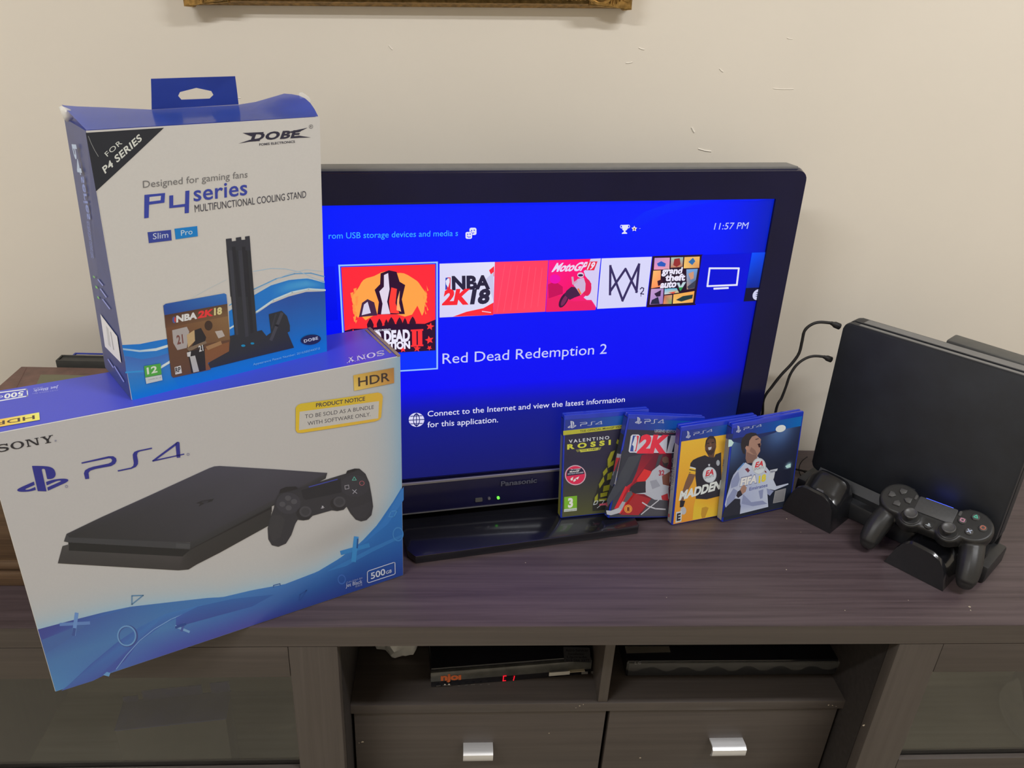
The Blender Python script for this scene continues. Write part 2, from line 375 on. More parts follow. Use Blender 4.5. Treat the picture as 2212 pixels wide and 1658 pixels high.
def serif(ch):
    if ch == 'O':
        n = 24; o = [(0.55+0.55*math.cos(2*math.pi*i/n), 0.5+0.52*math.sin(2*math.pi*i/n)) for i in range(n)]; q = [(0.55+0.33*math.cos(2*math.pi*i/n), 0.5+0.42*math.sin(2*math.pi*i/n)) for i in range(n)]
        return [[o[i], o[(i+1) % n], q[(i+1) % n], q[i]] for i in range(n)], 1.1
    if ch == 'N': return [[(0.1, 0), (0.22, 0), (0.22, 1), (0.1, 1)], [(0.0, 0), (0.34, 0), (0.34, 0.09), (0, 0.09)], [(0, 0.91), (0.34, 0.91), (0.34, 1), (0, 1)], [(0.14, 1), (0.36, 1), (1.0, 0.0), (0.8, 0)], [(0.88, 0), (1.0, 0), (1.0, 1), (0.88, 1)], [(0.76, 0.91), (1.1, 0.91), (1.1, 1), (0.76, 1)]], 1.1
    if ch == 'Y': return [[(0.08, 1), (0.32, 1), (0.62, 0.45), (0.42, 0.42)], [(0.8, 1), (0.94, 1), (0.62, 0.42), (0.5, 0.45)], [(0.41, 0), (0.63, 0), (0.63, 0.5), (0.41, 0.5)], [(0.27, 0), (0.77, 0), (0.77, 0.09), (0.27, 0.09)], [(0, 0.91), (0.42, 0.91), (0.42, 1), (0, 1)], [(0.68, 0.91), (1.05, 0.91), (1.05, 1), (0.68, 1)]], 1.05
    P = [(0.86, 0.78), (0.7, 0.93), (0.42, 0.96), (0.16, 0.87), (0.12, 0.7), (0.3, 0.57), (0.62, 0.48), (0.84, 0.38), (0.84, 0.17), (0.6, 0.05), (0.32, 0.04), (0.06, 0.2)]; out = []
    wd_ = [0.07, 0.06, 0.06, 0.09, 0.1, 0.1, 0.1, 0.1, 0.1, 0.07, 0.06, 0.07]
    for i in range(len(P)-1):
        a, b = np.array(P[i]), np.array(P[i+1]); d = (b-a)/np.linalg.norm(b-a); q = np.array([-d[1], d[0]])
        out.append([tuple(a+q*wd_[i]-d*0.02), tuple(b+q*wd_[i+1]+d*0.02), tuple(b-q*wd_[i+1]+d*0.02), tuple(a-q*wd_[i]-d*0.02)])
    out.append([(0.82, 1.0), (0.93, 1.0), (0.93, 0.68), (0.84, 0.68)]); out.append([(0.03, 0), (0.11, 0), (0.13, 0.32), (0.03, 0.32)])
    return out, 0.96
def serif_word(w, gap=0.16):
    x = 0; out = []
    for ch in w:
        ps, a = serif(ch); out += [[(px+x, py) for px, py in p] for p in ps]; x += a+gap
    return out, x-gap

# ------------------------------------------------------------------ the room
WALLY = 0.458
FLOORZ = -0.66
def slab(name, a, b, m):
    o = box(name, a, b, m); return tag(o, kind='structure')
slab('wall_back', (-2.3, WALLY, FLOORZ), (2.5, WALLY+0.1, 2.05), M_wall)
slab('wall_left', (-2.4, -3.2, FLOORZ), (-2.3, WALLY+0.1, 2.05), M_wall)
slab('wall_right', (2.5, -3.2, FLOORZ), (2.6, WALLY+0.1, 2.05), M_wall)
slab('wall_front', (-2.4, -3.3, FLOORZ), (2.6, -3.2, 2.05), M_wall)
slab('floor', (-2.4, -3.3, FLOORZ-0.1), (2.6, WALLY+0.1, FLOORZ), M_tile)
slab('ceiling', (-2.4, -3.3, 2.05), (2.6, WALLY+0.1, 2.15), M_ceil)

# ------------------------------------------------------------------ television cabinet
cab = thing('tv_cabinet', 'long dark brown wooden cabinet against the wall, carrying the television', 'cabinet', Matrix.Translation((0.17, 0.23, FLOORZ)))
XL, XR, YB = -0.86, 1.20, 0.452
box('tabletop', (XL, 0.0, -0.033), (XR, YB, 0.0), M_top, cab, bev=0.0012)
box('front_edging', (XL, -0.0004, -0.0332), (XR, 0.0005, -0.0014), M_woodx, cab)
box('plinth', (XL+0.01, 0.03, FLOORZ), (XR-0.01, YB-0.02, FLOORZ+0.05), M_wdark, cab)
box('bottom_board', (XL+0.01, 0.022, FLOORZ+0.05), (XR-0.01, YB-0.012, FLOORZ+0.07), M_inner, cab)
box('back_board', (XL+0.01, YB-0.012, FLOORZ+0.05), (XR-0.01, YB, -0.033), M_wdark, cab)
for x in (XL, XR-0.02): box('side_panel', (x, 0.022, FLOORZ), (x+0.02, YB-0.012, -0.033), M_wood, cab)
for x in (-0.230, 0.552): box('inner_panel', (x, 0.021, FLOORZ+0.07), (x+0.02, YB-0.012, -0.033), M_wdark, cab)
SF = 0.07                                           # the shelf and drawers sit back behind the posts
SZ = ony((1000, 1521), SF)[2]                       # shelf height
SB = ony((1000, 1539), SF)[2]
box('shelf', (-0.210, SF, SB), (0.552, YB-0.012, SZ), M_woodx, cab, bev=0.001)
dx0, dx1 = ony((1309, 1392), SF)[0], ony((1331, 1392), SF)[0]
box('divider', (dx0, SF+0.002, SZ), (dx1, YB-0.012, -0.033), M_wood, cab, bev=0.001)
gx = ony((1315, 1537), SF)[0]
DT = SB-0.003
def drawer_row(DT, handles):
    for i, (x0, x1) in enumerate(((-0.206, gx-0.003), (gx+0.003, 0.546))):
        d = box('drawer', (x0, SF+0.004, DT-0.15), (x1, SF+0.022, DT), M_woodx, cab, bev=0.0012)
        xc, zc, hw = handles[i]
        bm = bmesh.new()
        prof = [(SF+0.004, 0.009), (SF-0.012, 0.011), (SF-0.018, 0.007), (SF-0.018, -0.005), (SF-0.013, -0.011), (SF-0.011, -0.011), (SF-0.014, -0.004), (SF-0.014, 0.004), (SF-0.010, 0.008), (SF+0.004, 0.006)]
        add_prism(bm, prof, lambda u, v, dd: Vector((xc+dd, u, zc+v)), -hw, hw)
        done(bm, 'handle', M_chrome, d, smooth=0.9, label='bright chrome bar handle')
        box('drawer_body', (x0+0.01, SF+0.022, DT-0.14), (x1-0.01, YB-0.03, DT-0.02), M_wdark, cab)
HD = []
for hpx in ((1001, 1621, 1064, 1650), (1541, 1612, 1607, 1637)):
    a = ony(hpx[:2], SF-0.016); b = ony(hpx[2:], SF-0.016); HD.append(((a[0]+b[0])/2, (a[2]+b[2])/2, (b[0]-a[0])/2))
drawer_row(DT, HD); drawer_row(DT-0.157, [(x, z-0.157, w) for x, z, w in HD])
box('bottom_panel', (-0.209, SF+0.004, FLOORZ+0.0705), (0.551, SF+0.022, DT-0.3125), M_woodx, cab)
# glazed doors: two stiles, three rails, two panes each
def door(x0, x1, name='cabinet_door'):
    r = box(name, (x0, 0.0, -0.088), (x1, 0.020, -0.0345), M_woodx, cab, bev=0.001)        # top rail carries the leaf
    zs = [(-0.300, -0.268), (FLOORZ+0.02, FLOORZ+0.09)]
    for a, b in zs: box('rail', (x0+0.0631, 0.0, a), (x1-0.0631, 0.020, b), M_woodx, r, bev=0.001)
    for a in (x0, x1-0.063): box('stile', (a, 0.0, FLOORZ+0.02), (a+0.063, 0.020, -0.0881 if 0 else -0.0345), M_wood, r, bev=0.001)
    for a, b in ((-0.268, -0.088), (FLOORZ+0.09, -0.300)):
        box('glass_pane', (x0+0.0632, 0.008, a), (x1-0.0632, 0.012, b), M_glass, r)
    return r
def door2(x0, x1):
    r = bmesh.new()
    o = box('cabinet_door', (x0+0.0635, 0.0, -0.088), (x1-0.0635, 0.020, -0.0345), M_woodx, cab, bev=0.001)
    for a, b in ((-0.300, -0.268), (FLOORZ+0.02, FLOORZ+0.09)): box('rail', (x0+0.0635, 0.0, a), (x1-0.0635, 0.020, b), M_woodx, o, bev=0.001)
    for a in (x0, x1-0.063): box('stile', (a, 0.0, FLOORZ+0.02), (a+0.063, 0.020, -0.0345), M_wood, o, bev=0.001)
    for a, b in ((-0.268, -0.088), (FLOORZ+0.09, -0.300)): box('glass_pane', (x0+0.0636, 0.008, a), (x1-0.0636, 0.012, b), M_glass, o)
    return o
door2(-0.83, -0.2105); door2(0.5515, 1.17)
for x0, x1 in ((-0.845, -0.230), (0.572, 1.185)):
    box('compartment_lining', (x0, YB-0.016, FLOORZ+0.07), (x1, YB-0.0125, -0.034), M_inner, cab)
# scuffs where the veneer has chipped
chip = mat('chipped_veneer', (0.42, 0.36, 0.27), 0.8, noise=0.1)
bm = bmesh.new()
rnd = random.Random(5)
for px, r, y in (((783, 1602), 0.0022, SF+0.0035), ((776, 1604), 0.001, SF+0.0035), ((1186, 1583), 0.0012, SF+0.0035), ((1383, 1636), 0.0022, SF+0.0035), ((1252, 1524), 0.0014, SF-0.0003), ((1244, 1528), 0.0008, SF-0.0003), ((1260, 1521), 0.001, SF-0.0003), ((1790, 1522), 0.0014, SF-0.0003), ((1798, 1523), 0.001, SF-0.0003), ((1806, 1525), 0.0008, SF-0.0003), ((1866, 1566), 0.002, -0.0003)):
    c = ony(px, y); n = 7
    bm.faces.new([bm.verts.new((c[0]+r*rnd.uniform(0.6, 1.3)*math.cos(2*math.pi*i/n), y, c[2]+0.8*r*rnd.uniform(0.6, 1.3)*math.sin(2*math.pi*i/n))) for i in range(n)])
done(bm, 'veneer_chips', chip, cab, label='small pale chips in the dark veneer')['kind'] = 'stuff'

bm = bmesh.new()
for px, r in (((1699, 1120), 0.0010), ((1699, 1230), 0.0009), ((2094, 1310), 0.0016), ((2097, 1318), 0.0012), ((1962, 1296), 0.0008), ((1730, 1149), 0.0007), ((1135, 1215), 0.0008), ((1440, 1290), 0.0007), ((1825, 1318), 0.0007)):
    c = onz(px); n = 7
    bm.faces.new([bm.verts.new((c[0]+r*rnd.uniform(0.5, 1.4)*math.cos(2*math.pi*i/n), c[1]+r*rnd.uniform(0.5, 1.4)*math.sin(2*math.pi*i/n), 0.0002)) for i in range(n)])
done(bm, 'dust_specks', chip, cab, label='pale specks on the tabletop')['kind'] = 'stuff'
# old scratches and filler marks in the wall paint
M_scr = mat('wall_scratch', (0.90, 0.85, 0.76), 0.6, noise=0.03)
for a, b, r in (((1670, 191), (1714, 192), 0.0006), ((1554, 148), (1562, 155), 0.0008), ((1494, 275), (1500, 286), 0.0012), ((1508, 321), (1536, 327), 0.0010), ((1352, 136), (1366, 134), 0.0008), ((1380, 103), (1392, 107), 0.0008), ((840, 98), (848, 107), 0.0008), ((1700, 82), (1712, 84), 0.0006), ((480, 205), (520, 212), 0.0006)):
    tube('wall_scratch', [ony(a, WALLY), ony(((a[0]+b[0])/2, (a[1]+b[1])/2+1), WALLY), ony(b, WALLY)], r, M_scr, bpy.data.objects['wall_back'], seg=6, n=3)

# ------------------------------------------------------------------ big white console carton
def boxframe(x, y, z, yaw, lean=0.0, roll=0.0):
    e1 = np.array([math.cos(yaw), math.sin(yaw), 0]); e2 = np.array([-math.sin(yaw), math.cos(yaw), 0]); e3 = np.array([0, 0, 1.0])
    a = math.cos(roll)*e1-math.sin(roll)*e3; b = math.sin(roll)*e1+math.cos(roll)*e3
    return frame((x, y, z), a, math.cos(lean)*e2-math.sin(lean)*b, math.cos(lean)*b+math.sin(lean)*e2)
def planes(M):
    return [np.array(M.col[i][:3]) for i in range(3)]+[np.array(M.translation)]
CW, CD, CH = 0.4311, 0.0960, 0.3377
MC = boxframe(-0.5121, -0.1020, 0.0005, 0.4862)
cx, cy_, cz, co = planes(MC)
carton = thing('console_carton', 'large white and blue console carton at the left, overhanging the cabinet edge', 'box', MC)
M_cartonblue = mat('carton_blue_board', (0.055, 0.065, 0.34), 0.42, noise=0.06, nscale=30)
M_cartonwhite = mat('carton_white_board', (0.78, 0.76, 0.73), 0.5, noise=0.03, nscale=40)
box('carton_body', (0, 0.0008, 0), (CW-0.0015, CD, CH-0.001), M_cartonblue, carton, bev=0.0012, M=MC)
bm = bmesh.new(); add_box(bm, (0, 0, 0), (CW, 0.0016, CH), 0.0007, MC); done(bm, 'front_panel', M_cartonwhite, carton)
# open end: raw card edges of the tucked flaps
for d0, d1, h0 in ((0.003, 0.006, 0.004), (0.010, 0.0125, 0.0), (0.090, 0.0935, 0.0)):
    box('end_flap', (CW-0.0014, 0.002, 0.002), (CW-0.0002+d0*0.3, CD-0.001-d0, CH-0.0005+0.0012*(d0 < 0.005)), M_card, carton, M=MC) if d0 == 0.003 else None
bm = bmesh.new()
add_box(bm, (CW-0.004, 0.0, CH-0.001), (CW+0.0004, CD, CH+0.0012), 0.0004, MC)
add_box(bm, (CW-0.009, 0.012, CH-0.0006), (CW-0.006, CD-0.004, CH+0.0008), 0.0003, MC)
done(bm, 'flap_edge', M_card, carton, label='raw brown card edge of the end flap')

PF = Print(co, cx, cz, -cy_, white=(222, 217, 208), base=2e-4)
wave = k('A5', '232,1218 265,1205 480,1148 700,1092 900,1050 1250,1010 1530,985')+k('A6', '300,1320 700,1250 1000,1195 1300,1080 1500,960 1700,810 1850,650 2000,430 2095,272')
wuv = np.array([PF.uv(p) for p in wave]); wuv[0] = wuv[0]
wuv = wuv[np.argsort(wuv[:, 0])]
def fcol(u, v):
    wv = np.interp(u, wuv[:, 0], wuv[:, 1]); h = v-wv
    base = (188, 183, 177)
    g = math.exp(-max(h, 0)/0.017)*0.75
    c = mix(base, (140, 185, 210), g*0.9)
    e = math.exp(-((CW-u)/0.018)**1.0)*0.75
    c = mix(c, (120, 165, 195), e)
    # soft printed shadow below the pictured pad
    q = PF.uv((740, 1150)); d = ((u-q[0])/0.06)**2+((v-q[1]-0.2*(u-q[0]))/0.02)**2
    c = mix(c, (160, 154, 148), 0.5*math.exp(-d))
    return c
PF.grid(0.0005, 0.0005, CW-0.0005, CH-0.0005, 110, 90, fcol)
top = [(u, np.interp(u, wuv[:, 0], wuv[:, 1])) for u in np.linspace(0.0005, CW-0.0005, 70)]
TAB = [(0, (64, 74, 146), (72, 116, 168), (76, 132, 182)), (0.28, (62, 112, 170), (72, 120, 174), (64, 74, 160)), (0.5, (60, 118, 180), (56, 100, 168), (66, 66, 150)), (0.65, (58, 112, 176), (48, 92, 158), (52, 66, 142)), (0.85, (52, 118, 182), (40, 84, 154), (38, 62, 140)), (1.0, (34, 108, 182), (44, 108, 176), (36, 66, 146))]
def wcol(a, t):
    for (a0, *c0), (a1, *c1) in zip(TAB, TAB[1:]):
        if a <= a1:
            f = (a-a0)/(a1-a0); cs = [mix(p, q, f) for p, q in zip(c0, c1)]; break
    return mix(cs[0], cs[1], t*2) if t < 0.5 else mix(cs[1], cs[2], t*2-1)
g = []; cc = []
for i, (u, v) in enumerate(top):
    for j in range(13):
        t = j/12; g.append((u, v*(1-t)+0.0006*t)); cc.append(PF.col(wcol(i/69, t)))
PF.raw(g, cc, [(i*13+j, (i+1)*13+j, (i+1)*13+j+1, i*13+j+1) for i in range(69) for j in range(12)])
# bands inside the blue
PF.kp('A5', '265,1206 480,1150 720,1090 900,1050 560,1165 290,1278', [(62, 68, 142), (60, 76, 148), (60, 104, 168), (60, 112, 176), (62, 90, 160), (64, 74, 146)])
PF.kp('A5', '290,1280 480,1205 560,1168 620,1160 430,1300 318,1370', (68, 100, 158))
PF.kp('A5', '470,1590 620,1450 800,1300 960,1190 1140,1100 1400,1035 1330,1075 1130,1170 960,1290 860,1420 800,1480 640,1560 420,1630', [(66, 98, 164), (60, 84, 158), (62, 92, 164), (62, 108, 172), (62, 116, 178), (60, 118, 182), (58, 108, 174), (60, 100, 168), (62, 84, 160), (64, 78, 156), (66, 80, 158), (66, 88, 160), (68, 92, 164)])
PF.kline('A5', '800,1480 870,1385 960,1285 1060,1205 1180,1135 1340,1070', 5, (120, 160, 200))
PF.kp('A6', '0,1500 200,1400 520,1330 900,1290 700,1400 400,1480 0,1590', [(60, 92, 168), (52, 96, 164), (48, 98, 166), (44, 92, 160), (46, 84, 156), (52, 78, 150), (60, 76, 152)])
PF.kp('A6', '1380,1080 1560,985 1800,860 2085,735 2085,760 1800,900 1560,1030', (54, 118, 182))
PF.kp('A6', '1700,840 1900,620 2092,300 2092,420 1950,640', (48, 116, 186))
# floating symbols
def bar(crop, a, b, w, c): PF.kline(crop, '%d,%d %d,%d' % (*a, *b), w, c)
bar('A5', (418, 1172), (612, 1162), 22, (96, 130, 186)); bar('A5', (527, 1100), (508, 1240), 26, (104, 142, 196)); bar('A5', (512, 1205), (506, 1242), 22, (60, 84, 146))
PF.kell('A5', 878, 1252, 72, 76, (60, 76, 138), ring=0.80); PF.kell('A5', 872, 1250, 66, 72, (106, 152, 196), ring=0.86)
PF.kline('A5', '908,975 985,972 908,1034', 9, (96, 134, 166), closed=True)
bar('A5', (1210, 1185), (1300, 1222), 16, (120, 160, 200)); bar('A5', (1268, 1162), (1250, 1215), 16, (70, 88, 156))
PF.kp('A5', '710,1520 735,1498 760,1505 750,1530', (100, 150, 196))
PF.kline('A6', '895,1222 897,1205 955,1190 958,1205', 8, (44, 88, 150))
PF.kline('A6', '1130,1340 1140,1290 1200,1250 1140,1345', 8, (46, 80, 146))
bar('A6', (1525, 905), (1765, 838), 40, (52, 126, 188)); bar('A6', (1655, 772), (1632, 975), 44, (58, 136, 196)); bar('A6', (1670, 780), (1664, 860), 14, (30, 78, 140))
PF.kell('A6', 2040, 735, 50, 66, (66, 130, 190), ring=0.82); PF.kell('A6', 1522, 1150, 38, 46, (62, 104, 178), ring=0.74)
PF.kline('A6', '1955,575 1975,525 2030,520 2000,575', 8, (70, 140, 200), closed=True)
bar('A6', (0, 1590), (85, 1560), 22, (40, 70, 140))
# words
ws, ww = serif_word('SONY')
PF.kshape('A3', ws, '-22,1064 488,968 -40,1000', [(0, 0), (ww, 0), (0, 1)], (44, 42, 46))
PF.kell('A3', 498, 958, 8, 8, (140, 138, 150))
PF.kshape('A3', PADMARK, '286,1183 338,1408 609,1307', PAD3, (44, 46, 132))
PF.kell('A3', 595, 1366, 14, 13, (140, 138, 160), ring=0.6)
PF.kshape('A3', WORDMARK, '728,1158 764,1301 1650,1077', WORD3, (44, 46, 132))
PF.kell('A3', 1684, 1079, 13, 12, (140, 138, 160), ring=0.6)
# pictured console
D = [(66, 64, 76), (60, 58, 68), (50, 49, 55)]
PF.poly(k('A5', '458,548 700,432 1000,297 1440,96 1475,84')+k('A6', '400,108 900,138 1390,172 132,808')+k('A5', '900,598 460,575'),
        [(52, 52, 56), (56, 55, 60), (64, 62, 72), (70, 68, 80), (70, 68, 80), (72, 70, 82), (70, 68, 78), (62, 60, 70), (52, 51, 56), (46, 46, 50), (44, 44, 46), (46, 46, 48), (50, 50, 52)])
PF.poly(k('A5', '440,600 458,548 476,572 1313,608 1316,655 470,606'), (60, 60, 63))
PF.poly(k('A6', '132,806 1390,172 1374,224 860,490 128,872'), [(52, 52, 55), (58, 56, 62), (46, 45, 49), (44, 44, 46), (44, 44, 46)])
PF.poly(k('A5', '470,606 1316,655 1305,712 470,664'), (27, 28, 31))
PF.poly(k('A6', '128,872 880,478 880,530 130,940 95,945'), (30, 30, 33))
PF.poly(k('A5', '398,750 430,632 474,620 474,662 1302,706')+k('A6', '70,1062 20,1066'), [(58, 55, 55), (64, 62, 62), (66, 64, 64), (62, 60, 60), (66, 62, 62), (56, 53, 53), (58, 55, 55)])
PF.poly(k('A6', '70,930 130,878 880,500 862,650 400,905 190,1012 115,1058 20,1066 25,980'), [(66, 62, 62), (50, 48, 48), (46, 44, 46), (44, 43, 44), (44, 42, 43), (46, 43, 43), (48, 45, 45), (56, 53, 53), (66, 62, 62)])
PF.kp('A6', '0,818 130,822 128,865 0,858', (70, 70, 72))
PF.kp('A6', '182,450 232,428 350,408 330,432 262,452 205,482 222,455', (36, 35, 40)); PF.kp('A6', '262,455 230,436 300,424 290,440', (52, 50, 58))
# pictured pad
PF.poly(k('A6', '945,365 958,322 1010,300 1100,295 1130,310 1200,290 1370,236 1500,196 1560,178 1572,152 1640,132 1685,133 1740,180 1775,260 1800,400 1810,480 1795,560 1750,605 1700,617 1650,600 1600,540 1567,482 1540,510 1480,522 1430,515 1255,565 1220,600 1170,608 1118,602 1095,640 1060,740 1010,820 940,850 880,835 848,780 842,680 860,600 900,490 908,430 930,380'), (48, 47, 53))
PF.poly(k('A6', '945,362 958,322 1010,300 1100,296 1120,320 1000,350'), (34, 33, 38)); PF.poly(k('A6', '1565,180 1575,150 1640,132 1685,133 1640,158'), (34, 33, 38))
PF.poly(k('A6', '860,600 880,560 960,560 1000,600 960,760 890,800 850,720'), (54, 53, 57)); PF.poly(k('A6', '1600,500 1700,470 1790,430 1796,500 1740,580 1690,590 1640,570'), (52, 51, 57))
PF.kell('A6', 1032, 450, 112, 98, (56, 55, 62)); PF.kell('A6', 1640, 290, 132, 100, (52, 51, 58))
PF.poly(k('A6', '1150,330 1225,305 1480,232 1512,222 1522,350 1190,420 1165,400'), (36, 36, 43))
PF.kline('A6', '1222,300 1480,230', 9, (58, 66, 150))
for a, b in ((1028, 402), (1084, 434), (1034, 492), (976, 458)): PF.kell('A6', a, b, 28, 24, (76, 75, 80))
for a, b in ((1188, 526), (1500, 436)):
    PF.kell('A6', a-14, b+16, 70, 60, (38, 37, 42)); PF.kell('A6', a, b, 56, 50, (66, 65, 70)); PF.kell('A6', a, b, 38, 34, (56, 55, 60))
PF.kline('A6', '1636,206 1618,238 1655,236', 6, (90, 170, 150), closed=True)
PF.kell('A6', 1706, 265, 24, 22, (170, 92, 98), ring=0.78); PF.kline('A6', '1550,288 1584,282 1588,314 1553,320', 6, (150, 146, 152), closed=True)
PF.kline('A6', '1620,326 1660,358', 6, (160, 158, 165)); PF.kline('A6', '1655,324 1624,360', 6, (160, 158, 165))
PF.kshape('A6', PADMARK, '1338,472 1342,496 1362,486', PAD3, (190, 186, 190))
# capacity badge
PF.kline('A6', '1757,1082 1768,1070 2000,992 2010,996 2012,1092 2002,1102 1770,1178 1757,1170', 7, (200, 205, 222), closed=True)
PF.kt('A6', '500', '1790,1146 1922,1102 1786,1092', (205, 210, 226), bold=0.02); PF.kt('A6', 'GB', '1928,1100 1980,1083 1928,1072', (205, 210, 226), bold=0.01)
PF.kt('A6', 'Jet Black', '1558,1222 1710,1180 1558,1190', (175, 182, 208), bold=0.01)
PF.kt('A6', 'CUH-2006A B01', '1562,1188 1710,1142 1562,1172', (140, 150, 188)); PF.kt('A6', '極致黑', '1645,1222 1710,1203 1645,1206', (140, 150, 188))
PF.build('printed_front', M_print, carton, label='printed front with blue wave, console picture and lettering')
# stickers
ST = Print(co, cx, cz, -cy_, white=(212, 207, 198), base=9e-4)
ST.quad(k('A4', '1408,565')[0], k('A4', '1790,494')[0], k('A4', '1792,638')[0], k('A4', '1415,712')[0], [(200, 160, 70), (158, 112, 58), (178, 122, 60), (216, 184, 92)])
ST.kt('A4', 'HDR', '1455,670 1752,617 1452,588', (58, 44, 40), bold=0.012)
ST.build('hdr_sticker', M_print, carton, label='gold sticker with black letters')
ST = Print(co, cx, cz, -cy_, white=(212, 207, 198), base=9e-4)
ST.kp('A4', '865,870 885,845 915,832 1290,780 1640,727 1672,738 1686,765 1670,960 1650,985 1610,1000 1300,1050 920,1108 880,1105 864,1080', [(200, 172, 44)]*4+[(206, 164, 58)]*6+[(210, 172, 46)]*4)
ST.kp('A4', '902,908 1650,808 1642,970 895,1082', (184, 178, 168))
ST.kt('A4', 'PRODUCT NOTICE', '1056,866 1518,802 1056,830', (62, 56, 62), bold=0.02)
ST.kt('A4', 'TO BE SOLD AS A BUNDLE', '952,972 1600,880 952,936', (66, 62, 68)); ST.kt('A4', 'WITH SOFTWARE ONLY.', '978,1038 1570,948 976,1002', (66, 62, 68))
ST.build('notice_sticker', M_print, carton, label='yellow bordered notice sticker')
PT = Print(co+cz*CH, cx, cy_, cz, white=(180, 175, 169), base=2e-4)
PT.white = (196, 192, 188)
PT.grid(0.0005, 0.0005, CW-0.0045, CD-0.0005, 30, 10, lambda u, v: mix((62, 68, 168), (52, 60, 172), u/CW))
W_ = (205, 205, 225)
PT.kline('A3', '-120,545 235,500 243,506 248,556 240,562 -120,624', 9, W_)
PT.kt('A3', '500', '212,517 40,545 210,556', W_, bold=0.03, spacing=1.05); PT.kt('A3', 'GB', '28,556 -50,569 27,574', W_, bold=0.02)
PT.kt('A3', 'Jet Black', '525,470 300,506 521,492', (160, 162, 206), bold=0.02); PT.kt('A3', '極致黑', '385,478 297,492 384,486', (140, 142, 190)); PT.kt('A3', 'CUH-2006A B01', '520,503 296,536 519,512', (130, 132, 186))
ws, ww = serif_word('SONY')
PT.kshape('A4', ws, '1697,333 1345,408 1706,378', [(0, 0), (ww, 0), (0, 1)], (185, 182, 205))
PT.build('printed_top', M_print, carton, label='blue printed top with upside-down white lettering')
ST = Print(co+cz*CH, cx, cy_, cz, white=(215, 210, 205), base=7e-4)
ST.quad(k('A3', '352,711')[0], k('A3', '358,778')[0], k('A3', '-120,862')[0], k('A3', '-110,792')[0], [(240, 226, 110), (240, 220, 100), (225, 160, 60), (230, 170, 70)])
ST.kt('A3', 'HDR', '310,737 -60,800 314,769', (70, 50, 40), bold=0.012)
ST.build('top_sticker', M_print, carton, label='gold sticker on the blue top')

# ------------------------------------------------------------------ cooling stand carton standing on top of it
DZ = CH+0.0012
MD = boxframe(-0.4011, -0.0259, DZ, 0.63655)
dx, dy, dz_, do = planes(MD)
DW, DD, DH, SH = 0.2251, 0.0945, 0.2744, -0.0181
dob = thing('accessory_carton', 'upright white carton with blue top and hang tab, standing on the large carton', 'box', MD)
wfn = lambda u, d, h: Vector(do+dx*u+dy*d+dz_*h)
FN = np.cross(dx, dz_+dy*SH/DH); FN /= np.linalg.norm(FN)                 # outward normal of the leaning front
# back edge of the warped lid, found on the vertical back plane
BK = do+dy*DD
backpts = [(133, 226), (140, 227.5), (165, 229.5), (230, 232), (326, 236.5), (420, 231), (515, 226), (552, 220), (590, 209), (614, 202)]
bk = []
for p in backpts:
    q = onplane(p, BK, dy)-do; bk.append((q@dx, q@dz_))
NB = len(bk)
bm = bmesh.new(); rows = []
for j in range(7):
    t = j/6; row = []
    for i in range(NB):
        s = (bk[i][0]-bk[0][0])/(bk[-1][0]-bk[0][0])
        fu, fd, fh = -0.0005*(1-s)+s*(DW-0.003), SH, DH+0.0006
        bu, bh = bk[i]
        sag = -0.001*math.sin(math.pi*t)*math.sin(math.pi*s)
        row.append(bm.verts.new(wfn(fu*(1-t)+bu*t+0.006*s**8*math.sin(math.pi*t), fd*(1-t)+DD*t, fh*(1-t)+bh*t+sag+0.006*s**8*math.sin(math.pi*t))))
    rows.append(row)
for j in range(6):
    for i in range(NB-1): bm.faces.new((rows[j][i], rows[j][i+1], rows[j+1][i+1], rows[j+1][i]))
r = bmesh.ops.solidify(bm, geom=bm.faces[:], thickness=0.0008)
M_lid = mat('carton_lid_blue', (0.070, 0.17, 0.85), 0.3, noise=0.04, nscale=20, coat=0.4)
done(bm, 'lid', M_lid, dob, smooth=0.9, label='bright blue warped lid')
M_side = mat('carton_side_blue', (0.048, 0.072, 0.24), 0.4, noise=0.1, nscale=30)
bm = bmesh.new()
BH = min(b for a, b in bk)
lo = [(0, 0.001), (DW, 0.001), (DW, DD), (0, DD)]; hi = [(-0.0005, SH+0.001, DH-0.0006), (DW-0.003, SH+0.001, DH-0.0006), (bk[-1][0], DD, BH-0.004), (bk[0][0], DD, BH-0.004)]
vl = [bm.verts.new(wfn(u, d, 0.0)) for u, d in lo]; vh = [bm.verts.new(wfn(*p)) for p in hi]
bm.faces.new(vl[::-1])
for i in range(4): bm.faces.new((vl[i], vl[(i+1) % 4], vh[(i+1) % 4], vh[i]))
bm.faces.new(vh)
done(bm, 'carton_body', M_side, dob, smooth=0.3)
bm = bmesh.new()
f4 = [(0, 0, 0), (DW, 0, 0), (DW-0.003, SH, DH), (-0.0005, SH, DH)]
a = [bm.verts.new(wfn(*p)) for p in f4]; b = [bm.verts.new(wfn(p[0], p[1]+0.0012, p[2])) for p in f4]
bm.faces.new(a); bm.faces.new(b[::-1])
for i in range(4): bm.faces.new((a[i], b[i], b[(i+1) % 4], a[(i+1) % 4]))
done(bm, 'front_panel', M_cartonwhite, dob, smooth=0.3)
